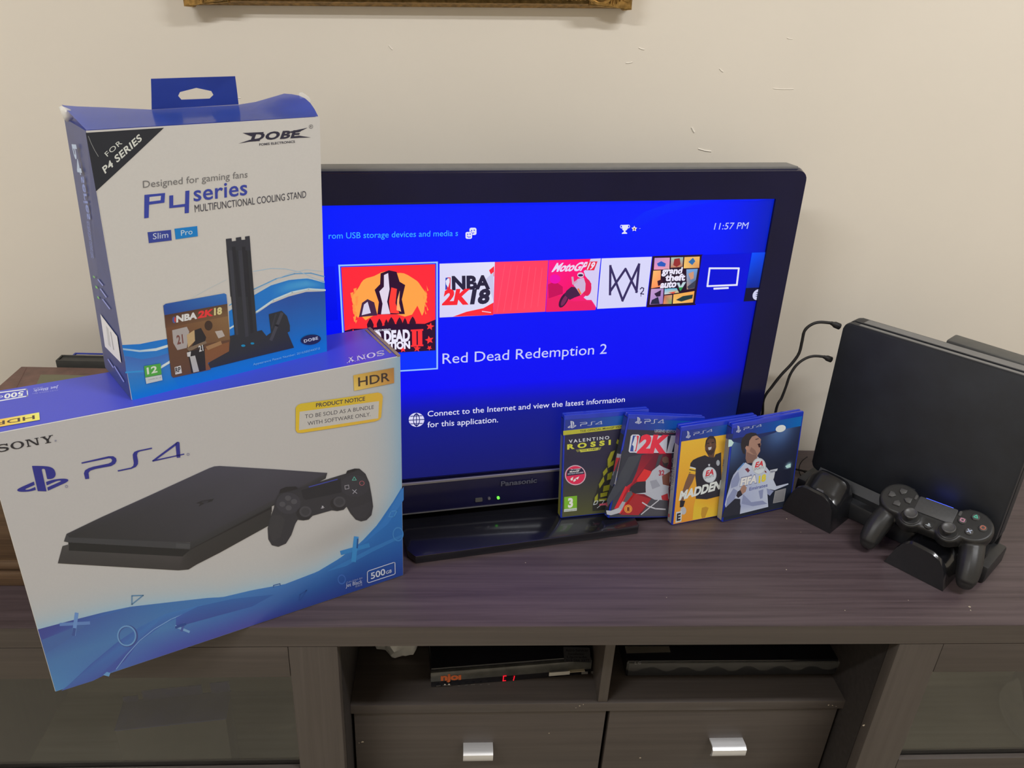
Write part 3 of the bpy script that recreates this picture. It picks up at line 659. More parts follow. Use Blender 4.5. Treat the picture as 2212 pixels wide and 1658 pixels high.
# hang tab with its slot
def onback(p): return onplane(p, BK-dy*0.001, dy)
outer = [(326, 170), (418, 167), (508, 164.5), (512, 195), (515.5, 225.5), (420, 231), (327.5, 236.5), (327, 203)]
hole = k('A1', '958,195 1075,165 1182,188 1197,215 1170,241 1075,245 968,249 945,222')
bm = bmesh.new()
A = [bm.verts.new(onback(p)) for p in outer]; B = [bm.verts.new(onback(p)) for p in hole]
for i in range(8): bm.faces.new((A[i], A[(i+1) % 8], B[(i+1) % 8], B[i]))
bmesh.ops.solidify(bm, geom=bm.faces[:], thickness=0.001)
M_tab = mat('carton_tab_blue', (0.050, 0.105, 0.52), 0.4, noise=0.05, nscale=20)
done(bm, 'hang_tab', M_tab, dob, smooth=0.3, label='dark blue hang tab with a white slot')
# clear tape at both upper corners
def patch(name, px, d, m, h=0.0):
    bm = bmesh.new(); f = bm.faces.new([bm.verts.new(onplane(p, do+dy*d, dy)) for p in px])
    bmesh.ops.poke(bm, faces=[f]); bm.verts.ensure_lookup_table(); bm.verts[-1].co += Vector(-dy*h)
    bmesh.ops.solidify(bm, geom=bm.faces[:], thickness=0.0004)
    return done(bm, name, m, dob, smooth=1.2, label='torn piece of clear tape')
patch('tape', [(127, 231), (132, 229), (140, 231), (152, 236), (160, 249), (158, 257), (152, 262), (144, 263), (137, 256)], 0.070, M_tape, 0.004)
patch('tape', k('A1', '1800,276 1806,232 1812,200 1832,195 1880,228 1897,255 1892,286 1870,300 1830,296'), 0.058, M_tape, 0.002)

PD = Print(do, dx, (dz_*DH+dy*SH)/math.hypot(DH, SH), FN, white=(204, 198, 192), base=3e-4)
HL = math.hypot(DH, SH)
BL_, BR_ = (285, 865), (706, 759)
def topl(f): return None
PD.grid(0.0, 0.0, DW-0.0015, HL-0.0003, 12, 12, lambda u, v: (192, 185, 177))
# waves
PD.strip(k('A2', '330,808 480,800 620,772 730,752'), k('A2', '418,1283 550,1250 700,1210 830,1177'), lambda a, t: mix((10, 108, 190), (60, 118, 184), t*2.2) if t < 0.45 else mix((52, 112, 180), (0, 122, 196), (t-0.45)*1.8))
PD.strip(k('A2', '335,835 480,852 620,835 735,800'), k('A2', '338,850 480,868 620,858 738,822'), lambda a, t: mix((140, 175, 205), (205, 210, 215), a*1.2), 2)
PD.strip(k('A2', '350,900 500,930 640,905 745,870'), k('A2', '365,1040 520,1050 650,1000 750,950'), lambda a, t: mix((58, 100, 172), (60, 118, 186), t))
PD.kp('A2', '655,990 745,935 750,955 660,1010', (205, 212, 220)); PD.kline('A2', '362,1042 520,1030 660,985', 14, (44, 138, 200))
PD.strip(k('A2', '740,1060 1250,740 1470,545 1600,455 1750,395 1900,355 2062,350'), k('A2', '830,1177 1250,1076 1470,1021 1600,988 1750,950 1900,912 2078,866'), lambda a, t: mix(mix((20, 110, 190), (34, 74, 150), min(1, a*1.6)), (0, 118, 196), t*1.1))
PD.strip(k('A2', '1240,520 1460,380 1600,300 1750,255 1900,240 2056,268'), k('A2', '1250,740 1470,545 1600,440 1750,368 1900,330 2060,330'), lambda a, t: mix((22, 112, 190), (80, 160, 205), math.exp(-((a-0.72)/0.16)**2)*math.sin(math.pi*t)))
PD.kline('A2', '1250,665 1470,530 1620,425 1780,358 1920,330 2062,340', 14, (190, 205, 218))
PD.kline('A2', '1240,505 1460,365 1620,285 1780,245 1920,238 2056,275', 5, (180, 200, 215))
PD.kline('A2', '1245,470 1460,330 1640,245 1800,200 1940,195 2055,225', 9, (92, 148, 190))
PD.kline('A2', '1450,180 1600,155 1720,158 1850,185 1960,235 2056,265', 5, (158, 182, 198)); PD.kline('A2', '1460,350 1600,270 1760,195 1900,165 2050,180', 4, (168, 186, 198)); PD.kline('A2', '900,420 1060,330 1220,250', 4, (180, 186, 186))
# black corner
PD.kp('A1', '281,486 842,450 620,660 355,905', (33, 36, 44))
PD.kline('A1', '300,510 320,560 345,610 372,655', 4, (130, 130, 128))
PD.kt('A1', 'FOR', '437,657 545,562 414,632', (198, 196, 186), spacing=1.1); PD.kt('A1', 'P4 SERIES', '420,778 686,535 398,736', (200, 198, 188), bold=0.025, spacing=1.08)
# maker's mark
PD.kt('A1', 'DOBE', '1462,541 1805,519 1482,488', (40, 38, 56), bold=0.045, spacing=1.12)
PD.kp('A1', '1405,487 1560,480 1545,492 1480,500 1470,512', (40, 38, 56)); PD.kp('A1', '1376,563 1460,535 1530,534 1528,544 1450,550', (40, 38, 56)); PD.kp('A1', '1745,476 1872,449 1805,482 1750,487', (40, 38, 56)); PD.kp('A1', '1760,512 1810,506 1895,519 1800,522', (40, 38, 56))
PD.kt('A1', 'FOMIS ELECTRONICS', '1525,578 1780,556 1524,562', (70, 68, 76), bold=0.02); PD.kell('A1', 1895, 441, 14, 15, (90, 88, 92), ring=0.82); PD.kt('A1', 'R', '1889,448 1901,447 1889,434', (90, 88, 92))
PD.kt('A1', 'Designed for gaming fans', '692,880 1440,805 690,830', (112, 108, 106))
Bp = (50, 62, 148)
PD.kp('A1', '702,930 850,916 845,985 735,1000 732,1093 700,1098', Bp); PD.kp('A1', '738,945 820,936 817,968 737,978', (192, 185, 177))
PD.kp('A1', '880,935 908,932 908,1005 993,994 995,902 1024,898 1020,1058 990,1062 991,1014 880,1025', Bp)
PD.kt('A1', 'series', '1055,975 1438,928 1052,865', Bp, bold=0.012, spacing=1.03)
PD.kt('A1', 'MULTIFUNCTIONAL COOLING STAND', '1064,1054 1860,949 1060,1002', (66, 64, 72))
def badge(cr, tl, tr, br, bl, c): PD.kp(cr, ' '.join('%.0f,%.0f' % p for p in (tl, (tl[0]*0.06+tr[0]*0.94, tl[1]*0.06+tr[1]*0.94), tr, (tr[0], tr[1]*0.9+br[1]*0.1), br, (br[0]*0.94+bl[0]*0.06, br[1]*0.94+bl[1]*0.06), bl, (bl[0], bl[1]*0.9+tl[1]*0.1))), c)
badge('A1', (724, 1197), (892, 1180), (897, 1255), (733, 1275), (48, 62, 140)); badge('A1', (917, 1172), (1080, 1153), (1084, 1226), (925, 1248), (0, 116, 184))
PD.kt('A1', 'Slim', '762,1248 872,1235 762,1206', (188, 192, 210)); PD.kt('A1', 'Pro', '964,1222 1046,1210 962,1184', (188, 200, 212))
# pictured tower, dock and game
PD.kp('A1', '1285,1245 1326,1240 1328,1262 1358,1258 1356,1236 1394,1230 1396,1252 1424,1250 1422,1228 1455,1223 1487,1658 1318,1658', (46, 47, 56))
PD.kp('A2', '1220,0 1425,0 1480,690 1520,680 1560,730 1600,700 1580,545 1690,515 1735,560 1760,640 1760,690 1740,700 1795,830 1500,900 1080,1005 1060,980 1090,930 1250,730 1290,720', (40, 42, 48))
PD.kp('A2', '1232,0 1268,0 1320,720 1300,720', (54, 55, 64)); PD.kp('A2', '1318,0 1352,0 1408,730 1380,740', (52, 53, 62)); PD.kp('A2', '1370,0 1395,0 1450,700 1425,710', (32, 33, 40))
PD.kp('A1', '1326,1300 1352,1300 1398,1658 1372,1658', (34, 35, 43)); PD.kp('A1', '1400,1300 1424,1300 1450,1658 1428,1658', (33, 34, 42))
PD.kline('A2', '1690,540 1650,640 1600,760', 26, (64, 64, 72)); PD.kline('A2', '1640,545 1605,660', 14, (52, 53, 60))
PD.kell('A2', 1362, 812, 18, 10, (0, 130, 170)); PD.kell('A2', 1440, 793, 16, 9, (0, 130, 170))
PD.kp('A2', '680,470 700,455 1200,366 1218,375 1250,760 1240,860 1060,960 1085,1015 765,1085 750,1070', (92, 62, 46))
PD.kp('A2', '680,470 700,455 1200,366 1218,375 1226,455 690,552', [(34, 74, 148), (34, 74, 148), (44, 104, 172), (44, 104, 172), (40, 90, 160), (34, 66, 136)])
PD.kp('A2', '690,552 1226,455 1232,560 700,660', [(72, 44, 38), (84, 62, 46), (112, 82, 56), (98, 64, 46)]); PD.kp('A2', '705,660 1232,560 1248,760 725,850', [(104, 66, 46), (128, 96, 62), (116, 84, 54), (94, 60, 44)]); PD.kp('A2', '960,860 1240,780 1240,860 1060,960 1085,1015 1020,1028', (124, 78, 48))
PD.kell('A2', 772, 592, 16, 28, (60, 80, 140)); PD.kell('A2', 780, 590, 8, 22, (190, 60, 60))
PD.kt('A2', 'NBA', '790,612 968,578 790,560', (206, 202, 198), bold=0.05); PD.kt('A2', '2K', '972,577 1106,553 980,522', (214, 50, 52), bold=0.05); PD.kt('A2', '18', '1112,550 1180,540 1112,495', (204, 190, 130), bold=0.05)
PD.kp('A2', '755,680 880,650 900,690 880,830 800,850 765,790', (160, 150, 146)); PD.kt('A2', '21', '798,800 852,788 790,728', (112, 66, 60), bold=0.03)
PD.kp('A2', '1120,690 1180,680 1205,730 1150,750', (170, 158, 148))
PD.kell('A2', 1065, 640, 34, 42, (58, 42, 36)); PD.kp('A2', '880,720 940,680 985,690 960,760 890,830', (180, 150, 108)); PD.kp('A2', '945,680 1000,660 1045,740 1020,830 900,850 950,770', (36, 34, 38)); PD.kp('A2', '880,835 1040,770 1050,790 900,860', (120, 100, 80)); PD.kp('A2', '1040,820 1170,770 1180,800 1060,850', (150, 112, 76))
PD.kp('A2', '888,860 1030,830 1042,1020 920,1045', (34, 32, 36)); PD.kp('A2', '905,905 950,895 985,1030 935,1040', (172, 168, 164)); PD.kp('A2', '880,870 915,860 910,905 885,905', (190, 186, 182)); PD.kt('A2', '21', '985,862 1022,852 978,815', (200, 196, 192), bold=0.03)
PD.kp('A2', '775,995 828,980 838,1045 782,1058', (196, 190, 184)); PD.kt('A2', 'RP', '784,1040 828,1030 780,1002', (40, 38, 40), bold=0.03)
PD.kp('A2', '515,985 655,962 665,1055 525,1082', (74, 156, 62)); PD.kp('A2', '525,1084 665,1058 672,1105 535,1136', (190, 192, 184)); PD.kt('A2', '12', '542,1055 630,1035 536,1002', (205, 210, 190), bold=0.03); PD.kt('A2', 'suitable for all', '552,1105 660,1085 551,1095', (120, 120, 120))
PD.kell('A2', 1938, 760, 86, 42, (26, 30, 70), rot=-0.12); PD.kt('A2', 'DOBE', '1880,785 2000,757 1876,762', (196, 200, 214), bold=0.03, spacing=1.1)
PD.kt('A2', 'Appearance Patent Number: 201630034437.0', '1445,980 2014,842 1444,962', (130, 186, 214))
PD.kp('A2', '1630,982 1660,972 1690,982', (205, 208, 212))
PD.build('printed_front', M_print, dob, label='printed front with lettering, blue wave and product picture')
SN = np.cross(dz_, dy); SN = SN/np.linalg.norm(SN)
if SN@dx > 0: SN = -SN
PS = Print(do-dx*0.0006, -dy, dz_, SN, white=(150, 147, 143), base=4e-4)
PS.kp('A2', '148,545 292,735 326,962 188,822', (172, 168, 158)); PS.kp('A2', '196,640 218,668 240,830 218,808', (140, 138, 134)); PS.kp('A2', '232,690 242,702 268,855 258,845', (120, 118, 116))
def sidetext(t, pts, col, bold=0.0): PS.kt('A1', t, pts, col, bold)
sidetext('P4', '215,570 262,790 185,568', (128, 138, 160), 0.02); sidetext('series', '270,800 320,1110 240,800', (92, 102, 140), 0.02); sidetext('MULTIFUNCTIONAL COOLING STAND', '312,1120 345,1385 292,1120', (88, 98, 138))
for q in ('85,215 100,225 105,240 90,232', '105,300 122,312 128,330 110,320', '122,390 138,402 142,418 126,408'): PS.kp('A2', q, (86, 140, 70))
for q in ('130,250 170,300', '150,330 200,400', '170,420 230,500', '215,930 260,1000', '270,990 350,1120'): PS.kline('A2', q, 9, (100, 106, 150))
PS.build('printed_side', M_printm, dob, label='blue printed side with a white barcode sticker')

# ------------------------------------------------------------------ television
S_ = 1.04
tv0 = boxframe(0.199640, 0.235186, 0, 0.1802, 0.022585, -0.006092)
ta, td, tc_, to = planes(tv0)
to = CAM+S_*(to-CAM)
tv = thing('television', 'flat black television showing a blue game console menu, centred on the cabinet', 'television', frame((to+ta*-0.18+td*0.05)*np.array([1, 1, 0])+np.array([0, 0, 0.0004]), (math.cos(.2), math.sin(.2), 0), (-math.sin(.2), math.cos(.2), 0), (0, 0, 1)))
tfn = lambda u, v, d: Vector(to+ta*u+tc_*v+td*d)
U1, V0 = 0.1800, 0.1160; V1 = V0+0.408; U0 = U1-0.7253
OU1, OV1, OV0 = U1+0.0425, V1+0.0385, 0.0590; OU0 = U0-0.0425
prism('rear_housing', rrect(OU0+0.002, OV0+0.004, OU1-0.002, OV1-0.002, 0.014), tfn, 0.001, 0.040, M_blackm, tv, bev=0.006)
prism('rear_bulge', rrect(OU0+0.1, OV0+0.03, OU1-0.1, OV1-0.1, 0.02), tfn, 0.040, 0.072, M_blackm, tv, bev=0.01)
# glossy surround, mitred round the picture
bm = bmesh.new()
NR = 6
out = rrect(OU0, V0-0.0005, OU1, OV1, 0.013, NR-1)
inn = [(U1, V0)]*NR+[(U1, V1)]*NR+[(U0, V1)]*NR+[(U0, V0)]*NR
out = [(u, V0-0.0005) if v < V0+0.012 else (u, v) for u, v in out]
vo = [bm.verts.new(tfn(u, v, -0.004)) for u, v in out]; vb = [bm.verts.new(tfn(u+(0.0022 if u > 0 else -0.0022 if u < -0.5 else 0), v+(0.003 if v > 0.4 else 0), 0.008)) for u, v in out]
ci = {}
for key in ((U1, V0), (U1, V1), (U0, V1), (U0, V0)): ci[key] = (bm.verts.new(tfn(*key, -0.004)), bm.verts.new(tfn(*key, 0.0008)))
n = len(out)
for i in range(n):
    j = (i+1) % n; a, b = ci[inn[i]], ci[inn[j]]
    bm.faces.new((vo[i], vo[j], b[0], a[0]) if a is not b else (vo[i], vo[j], a[0])); bm.faces.new((vo[i], vb[i], vb[j], vo[j]))
    if a is not b: bm.faces.new((a[0], b[0], b[1], a[1]))
bmesh.ops.remove_doubles(bm, verts=bm.verts, dist=1e-6)
M_bezel = mat('bezel_gloss', (0.008, 0.008, 0.040), 0.16, noise=0.1, nscale=15, spec=0.28)  # blue glow of the screen is put into this base colour
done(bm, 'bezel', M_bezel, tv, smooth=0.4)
# top lip and lower panel
prism('top_lip', [(OU0+0.010, OV1+0.0005), (OU1-0.010, OV1+0.0005), (OU1-0.012, OV1+0.0048), (OU0+0.012, OV1+0.0048)], tfn, 0.003, 0.036, M_edge, tv, bev=0.001)
bm = bmesh.new()
prof = [(0.001, V0-0.0015), (-0.0055, V0-0.003), (-0.0070, V0-0.0065), (-0.0095, 0.090), (-0.0125, 0.066), (-0.0115, OV0+0.001), (-0.006, OV0-0.001), (0.001, OV0-0.001)]
add_prism(bm, prof, lambda d, v, u: tfn(u, v, d), OU0, OU1)
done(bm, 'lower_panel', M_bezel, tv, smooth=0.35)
prism('trim_highlight_line', [(-0.0062, V0-0.0032), (-0.0078, V0-0.0040), (-0.0080, V0-0.0070), (-0.0064, V0-0.0066)], lambda d, v, u: tfn(u, v, d), OU0+0.01, 0.012, M_silver, tv, label='thin silver line below the picture')
prism('trim_highlight_line', [(-0.0120, OV0+0.0012), (-0.0133, OV0+0.0022), (-0.0133, OV0+0.0036), (-0.0120, OV0+0.0036)], lambda d, v, u: tfn(u, v, d), OU0+0.01, 0.010, M_silver, tv, label='highlight on the lower edge, drawn as a thin silver line')  # highlight along the panel's lower edge, added as a silver strip
LP = Print(to-td*0.0098, ta, tc_, -td, step=1e-5, base=8e-4); LP.white = (215, 210, 205)
LP.kt('T6', 'Panasonic', '1290,226 1742,180 1292,168', (74, 74, 88), bold=0.03)
LP.build('maker_lettering', M_printm, tv, label='dim grey maker lettering')
def on_tv(px, d): q = onplane(px, to+td*d, -td)-to; return q@ta, q@tc_
u, v = on_tv(k('T6', '1015,402')[0], -0.0125); prism('sensor_window', rrect(u-0.0055, v-0.003, u+0.0055, v+0.003, 0.001, 2), tfn, -0.0136, -0.008, M_grey, tv)
for q, m_, l in (('1145,382', M_silver, 'small round silver sensor'), ('1259,376', emis('green_led', (0.12, 0.9, 0.05), 1.6), 'lit green power light')):
    u, v = on_tv(k('T6', q)[0], -0.0125)
    prism('indicator', [(u+0.0021*math.cos(i*math.pi/5), v+0.0021*math.sin(i*math.pi/5)) for i in range(10)], tfn, -0.0140, -0.008, m_, tv, label=l)
# foot
BZ = 0.0137
b1 = onz((889, 1219)); b2 = onz((1382, 1152)); bx = (b2-b1)/np.linalg.norm(b2-b1); by = np.array([-bx[1], bx[0], 0]); bl = np.linalg.norm(b2-b1)
foot = [(0.006, 0), (bl-0.004, 0.0), (bl, 0.006), (bl, 0.16), (bl-0.04, 0.185), (0.04, 0.185), (-0.004, 0.16), (-0.0035, 0.016)]
prism('foot', foot, lambda u, v, d: Vector(b1+bx*u+by*v+np.array([0, 0, d])), 0.0004, BZ, M_black, tv, bev=0.0016)
prism('neck', rrect(-0.10, 0, 0.10, 0.03, 0.008), lambda u, v, d: Vector((to+ta*(-0.185+u)+td*(0.012+v))*np.array([1, 1, 0])+np.array([0, 0, d])), BZ-0.001, 0.06, M_blackm, tv)
# picture
TV = Print(to, ta, tc_, -td, step=8e-6, base=2e-4)
def tcol(u, v):
    t = (v-V0)/(V1-V0); s = (u-U0)/(U1-U0)
    c = mix((22, 26, 104), (14, 24, 138), t/0.24) if t < 0.24 else mix((14, 24, 138), (2, 6, 244), (t-0.24)/0.12) if t < 0.36 else mix((2, 6, 244), (0, 26, 255), (t-0.36)/0.55)
    r = max(0, (s-0.86)/0.14); c = mix(c, (c[0]*0.9, c[1]*1.15, c[2]*0.66), r*r*0.8)  # right side dims: viewing-angle falloff put into the picture colour
    return c
TV.grid(U0, V0, U1, V1, 70, 70, tcol)
for p, a in (('1165,436 1430,432 1180,500 1080,640 1000,700', 0.2),):
    pass
TV.kp('T2', '1160,330 1890,322 1740,345 1480,345 1250,380 1000,450 800,560 640,720 560,720 680,560 860,430', [(0, 40, 252), (0, 30, 236), (0, 28, 246), (0, 32, 252), (0, 34, 254), (0, 34, 254), (0, 30, 254), (0, 22, 254), (0, 20, 254), (0, 30, 254), (0, 38, 254)])
ws_ = (226, 226, 250)
TV.kt('T1', 'rom USB storage devices and media s', '82,678 1225,652 82,625', (60, 176, 255))
def tile(tl, tr, bl, br): return [TV.uv(p) for p in (tl, tr, br, bl)]
def rect(tl, br): a, b = TV.uv(tl), TV.uv(br); return a[0], b[1], b[0], a[1]
def ruv(x0, y0, x1, y1, c): TV.puv([(x0, y0), (x1, y0), (x1, y1), (x0, y1)], c)
# selected title: outlined card
x0, y0, x1, y1 = rect(k('T4', '78,155')[0], (946, 797))
ruv(x0, y0, x1, y1, (150, 196, 255)); e = 0.0021
ruv(x0+e, y0+e, x1-e, y1-e, (0, 48, 255))
px0, py1 = x0+0.0034, y1-0.0034; px1 = x1-0.0034; py0 = TV.uv((942, 756))[1]; H_, W2 = py1-py0, px1-px0
ruv(px0, py0, px1, py1, (255, 42, 58))
N_ = lambda a, b: (px0+W2*a, py0+H_*b)                               # a right, b up, both 0..1
g = [N_(0.50+0.40*math.cos(t)*(1+0.03*math.sin(9*t)), 0.60+0.33*math.sin(t)*(1+0.03*math.cos(11*t))) for t in [2*math.pi*i/60 for i in range(60)]]
TV.puv(g, (255, 164, 74))
rn = random.Random(3)
for sx in (-1, 1):
    for i in range(9):
        a = 0.5+sx*(0.36+0.06*rn.random()); b = 0.34+0.045*i; TV.puv([N_(a, b), N_(a+0.012, b+0.01), N_(a+0.02*-sx+0.006, b+0.07), N_(a-0.008, b+0.06)], (255, 150, 70))
TV.puv([N_(0.02, 0.30), N_(0.06, 0.38), N_(0.12, 0.36), N_(0.17, 0.47), N_(0.23, 0.40), N_(0.30, 0.44), N_(0.42, 0.50), N_(0.55, 0.46), N_(0.66, 0.42), N_(0.74, 0.44), N_(0.80, 0.54), N_(0.85, 0.42), N_(0.92, 0.45), N_(0.98, 0.32), N_(0.98, 0.28), N_(0.02, 0.28)], (255, 48, 56))
# plain rock tower standing in for the picture's figure
TV.puv([N_(0.36, 0.46), N_(0.38, 0.60), N_(0.34, 0.74), N_(0.40, 0.80), N_(0.41, 0.92), N_(0.50, 0.95), N_(0.58, 0.93), N_(0.61, 0.82), N_(0.67, 0.78), N_(0.63, 0.62), N_(0.66, 0.45)], (48, 14, 48))
TV.puv([N_(0.40, 0.46), N_(0.42, 0.58), N_(0.39, 0.72), N_(0.44, 0.77), N_(0.445, 0.9), N_(0.49, 0.92), N_(0.50, 0.74), N_(0.47, 0.6), N_(0.50, 0.46)], (226, 214, 236))
TV.puv([N_(0.50, 0.47), N_(0.49, 0.60), N_(0.52, 0.76), N_(0.58, 0.74), N_(0.56, 0.58), N_(0.60, 0.46)], (255, 62, 56)); TV.puv([N_(0.57, 0.50), N_(0.58, 0.62), N_(0.61, 0.72), N_(0.60, 0.58), N_(0.62, 0.48)], (255, 176, 110))
TV.puv([N_(0.16, 0.44), N_(0.20, 0.60), N_(0.26, 0.64), N_(0.33, 0.60), N_(0.36, 0.45)], (70, 40, 70)); TV.puv([N_(0.19, 0.46), N_(0.22, 0.58), N_(0.26, 0.61), N_(0.29, 0.48)], (216, 208, 232))
# small trees on the ridge
for a, s in ((0.28, 1.0), (0.38, 0.85), (0.455, 0.6), (0.51, 1.1), (0.60, 0.95), (0.66, 0.7), (0.745, 1.0)):
    TV.puv([N_(a-0.032*s, 0.295), N_(a-0.038*s, 0.35), N_(a-0.02*s, 0.36+0.03*s), N_(a, 0.375+0.045*s), N_(a+0.02*s, 0.36+0.03*s), N_(a+0.036*s, 0.345), N_(a+0.03*s, 0.295)], (56, 16, 42))
TV.puv([N_(0.0, 0.0), N_(1, 0), N_(1, 0.37), N_(0.95, 0.35), N_(0.88, 0.325), N_(0.72, 0.335), N_(0.58, 0.34), N_(0.46, 0.335), N_(0.36, 0.315), N_(0.2, 0.305), N_(0.08, 0.31), N_(0.0, 0.29)], (44, 14, 48))
def star(a, b, r, c, rot=0.0):
    TV.puv([N_(a+(r if i % 2 == 0 else r*0.45)*math.cos(rot+math.pi*i/5), b+(r if i % 2 == 0 else r*0.45)*math.sin(rot+math.pi*i/5)) for i in range(10)], c)
for q in ((0.09, 0.25, 0.07, 0.3), (0.94, 0.29, 0.06, 0.1), (0.93, 0.13, 0.065, 0.5), (0.79, 0.02, 0.055, 0.2), (0.93, 0.0, 0.04, 0.9), (0.63, 0.03, 0.05, 0.4)): star(q[0], max(q[1], 0.035), q[2]*0.8, (250, 52, 56), q[3])
def ntext(t, a0, a1, b, h, c, bold=0.0, sp=1.0):
    global CAPH
    if CAPH is None: CAPH = text_mesh('H')[0][:, 1].max()
    v, f = text_mesh(t, bold, sp); lo, hi = v[:, 0].min(), v[:, 0].max()
    TV.raw([np.array(N_(a0+(a1-a0)*(x-lo)/(hi-lo), b+h*y/CAPH)) for x, y in v], [TV.col(c)]*len(v), f)
ntext('ROCKSTAR GAMES PRESENTS', 0.195, 0.50, 0.265, 0.022, (232, 226, 244), 0.02)
ntext('RED DEAD', 0.195, 0.712, 0.135, 0.125, (236, 232, 250), 0.055); ntext('REDEMPTION', 0.13, 0.712, 0.045, 0.08, (236, 232, 250), 0.055)
for a in (0.735, 0.80): TV.puv([N_(a, 0.06), N_(a+0.05, 0.06), N_(a+0.05, 0.265), N_(a, 0.265)], (255, 50, 58))
for b in (0.06, 0.245): TV.puv([N_(0.722, b), N_(0.862, b), N_(0.862, b+0.02), N_(0.722, b+0.02)], (255, 50, 58))
# row of smaller titles
def sq(a, b, c): x0, y0, x1, y1 = rect(*k('P', a+' '+b)); ruv(x0, y0, x1, y1, c); return x0, y0, x1, y1
sq('949.3,569', '1065.2,679.6', [(216, 212, 246), (222, 220, 246), (226, 226, 250), (220, 218, 248)])
TV.kp('T1', '1500,955 1545,918 1545,1010 1520,1000', (250, 40, 60)); TV.kp('T1', '1180,1366 1300,1322 1450,1290 1540,1240 1537,1350', (252, 44, 58)); TV.kline('T1', '1440,1318 1515,1328', 8, (230, 200, 220)); TV.kp('T1', '1470,1035 1540,970 1540,1230 1500,1100', (202, 200, 234))
TV.kp('T1', '1115,1022 1135,1018 1125,1126 1113,1128', (30, 70, 190)); TV.kp('T1', '1135,1018 1160,1018 1158,1122 1125,1126', (226, 50, 70)); TV.kp('T1', '1132,1030 1150,1024 1152,1060 1138,1108 1120,1080 1116,1050', (230, 228, 246))
TV.kt('T1', 'NBA', '1172,1124 1510,1114 1170,1014', (40, 34, 62), bold=0.05); TV.kt('T1', '2K', '1084,1256 1322,1249 1108,1133', (248, 38, 54), bold=0.055); TV.kt('T1', '18', '1332,1248 1498,1242 1352,1132', (44, 38, 66), bold=0.055)
sq('1068.9,565.3', '1177.5,672.5', [(255, 66, 96), (255, 72, 100), (255, 62, 96), (255, 66, 104)])
for i in range(7): TV.kline('T1', '%d,%d %d,%d' % (1570+i*60, 1330-i*9, 1640+i*55, 900+i*6), 5, (255, 84, 112))
x0, y0, x1, y1 = sq('1185.2,561.4', '1286.3,667.5', [(240, 20, 110), (246, 40, 120), (255, 10, 110), (255, 20, 140)])
TV.kp('T5', '690,110 822,104 800,300 765,740 735,690 700,640 640,640 600,610 690,520 700,430 620,330 600,270 640,240', (214, 204, 244))
TV.kp('T5', '140,600 250,580 330,620 480,660 600,650 700,660 750,740 750,770 118,795', (236, 30, 100)); TV.kp('T5', '140,440 230,400 330,470 330,560 150,620', (200, 10, 90)); TV.kell('T5', 640, 480, 60, 110, (226, 30, 90)); TV.kell('T5', 230, 370, 70, 60, (240, 10, 170))
TV.kt('T5', 'MotoGP', '186,275 612,258 250,170', (236, 216, 246), bold=0.04); TV.kp('T5', '655,148 780,142 735,258 625,258', (236, 40, 70)); TV.kt('T5', '19', '640,246 722,242 676,160', (236, 226, 246), bold=0.035)
TV.kell('T5', 345, 640, 48, 110, (60, 20, 60), rot=0.5); TV.kell('T5', 350, 645, 26, 80, (120, 40, 90), rot=0.5); TV.kp('T5', '380,520 440,470 520,480 580,500 560,580 480,610 420,640 350,570', (70, 30, 70)); TV.kp('T5', '470,450 520,370 600,350 625,430 620,520 560,580 510,500', (206, 180, 214)); TV.kell('T5', 560, 318, 42, 34, (226, 206, 232)); TV.kell('T5', 560, 322, 34, 16, (50, 34, 70)); TV.kline('T5', '510,400 465,430 455,350', 26, (210, 160, 190)); TV.kline('T5', '530,500 560,560', 22, (240, 120, 60))
x0, y0, x1, y1 = sq('1299.2,557.4', '1395,661.3', [(214, 212, 248), (214, 212, 248), (218, 216, 250), (218, 216, 250)])
for q in ('945,200 940,570', '945,210 1100,640', '1100,650 1315,180', '1315,180 1280,540', '945,525 1140,240', '1140,240 1285,530'): TV.kline('T5', q, 30, (56, 46, 96))
TV.kline('T5', '1330,500 1350,480 1375,490 1370,520 1335,560 1375,565', 13, (46, 36, 84)); TV.kline('T5', '1340,560 1338,595', 7, (46, 36, 84))
x0, y0, x1, y1 = sq('1409.2,552.5', '1502,658', (38, 14, 40))
for q, c in (('1515,98 1712,94 1705,245 1505,250', [(190, 140, 210), (220, 150, 200), (230, 160, 170), (240, 150, 190)]), ('1728,92 1885,88 1875,215 1722,225', [(170, 200, 190), (150, 190, 190), (190, 120, 90), (200, 130, 100)]), ('1900,88 2098,80 2090,225 1890,232', [(240, 190, 110), (246, 190, 100), (220, 150, 90), (250, 200, 110)]),
            ('1498,262 1595,258 1590,470 1470,490', [(255, 190, 110), (250, 170, 110), (250, 140, 90), (255, 150, 90)]), ('1925,245 2072,238 2030,490 1930,505', [(130, 170, 220), (110, 160, 220), (90, 90, 110), (180, 140, 110)]), ('1470,498 1632,490 1620,690 1450,700', [(200, 160, 210), (180, 140, 200), (150, 120, 190), (180, 140, 210)]),
            ('1645,495 1800,488 1830,545 1640,570', [(90, 190, 230), (80, 180, 225), (220, 190, 120), (200, 210, 220)]), ('1640,582 1742,574 1735,690 1625,692', [(200, 110, 90), (220, 160, 120), (120, 170, 110), (240, 130, 90)]), ('1758,570 2030,525 2010,672 1750,688', [(240, 180, 90), (246, 170, 80), (240, 170, 90), (250, 200, 110)])): TV.kp('T5', q, c)
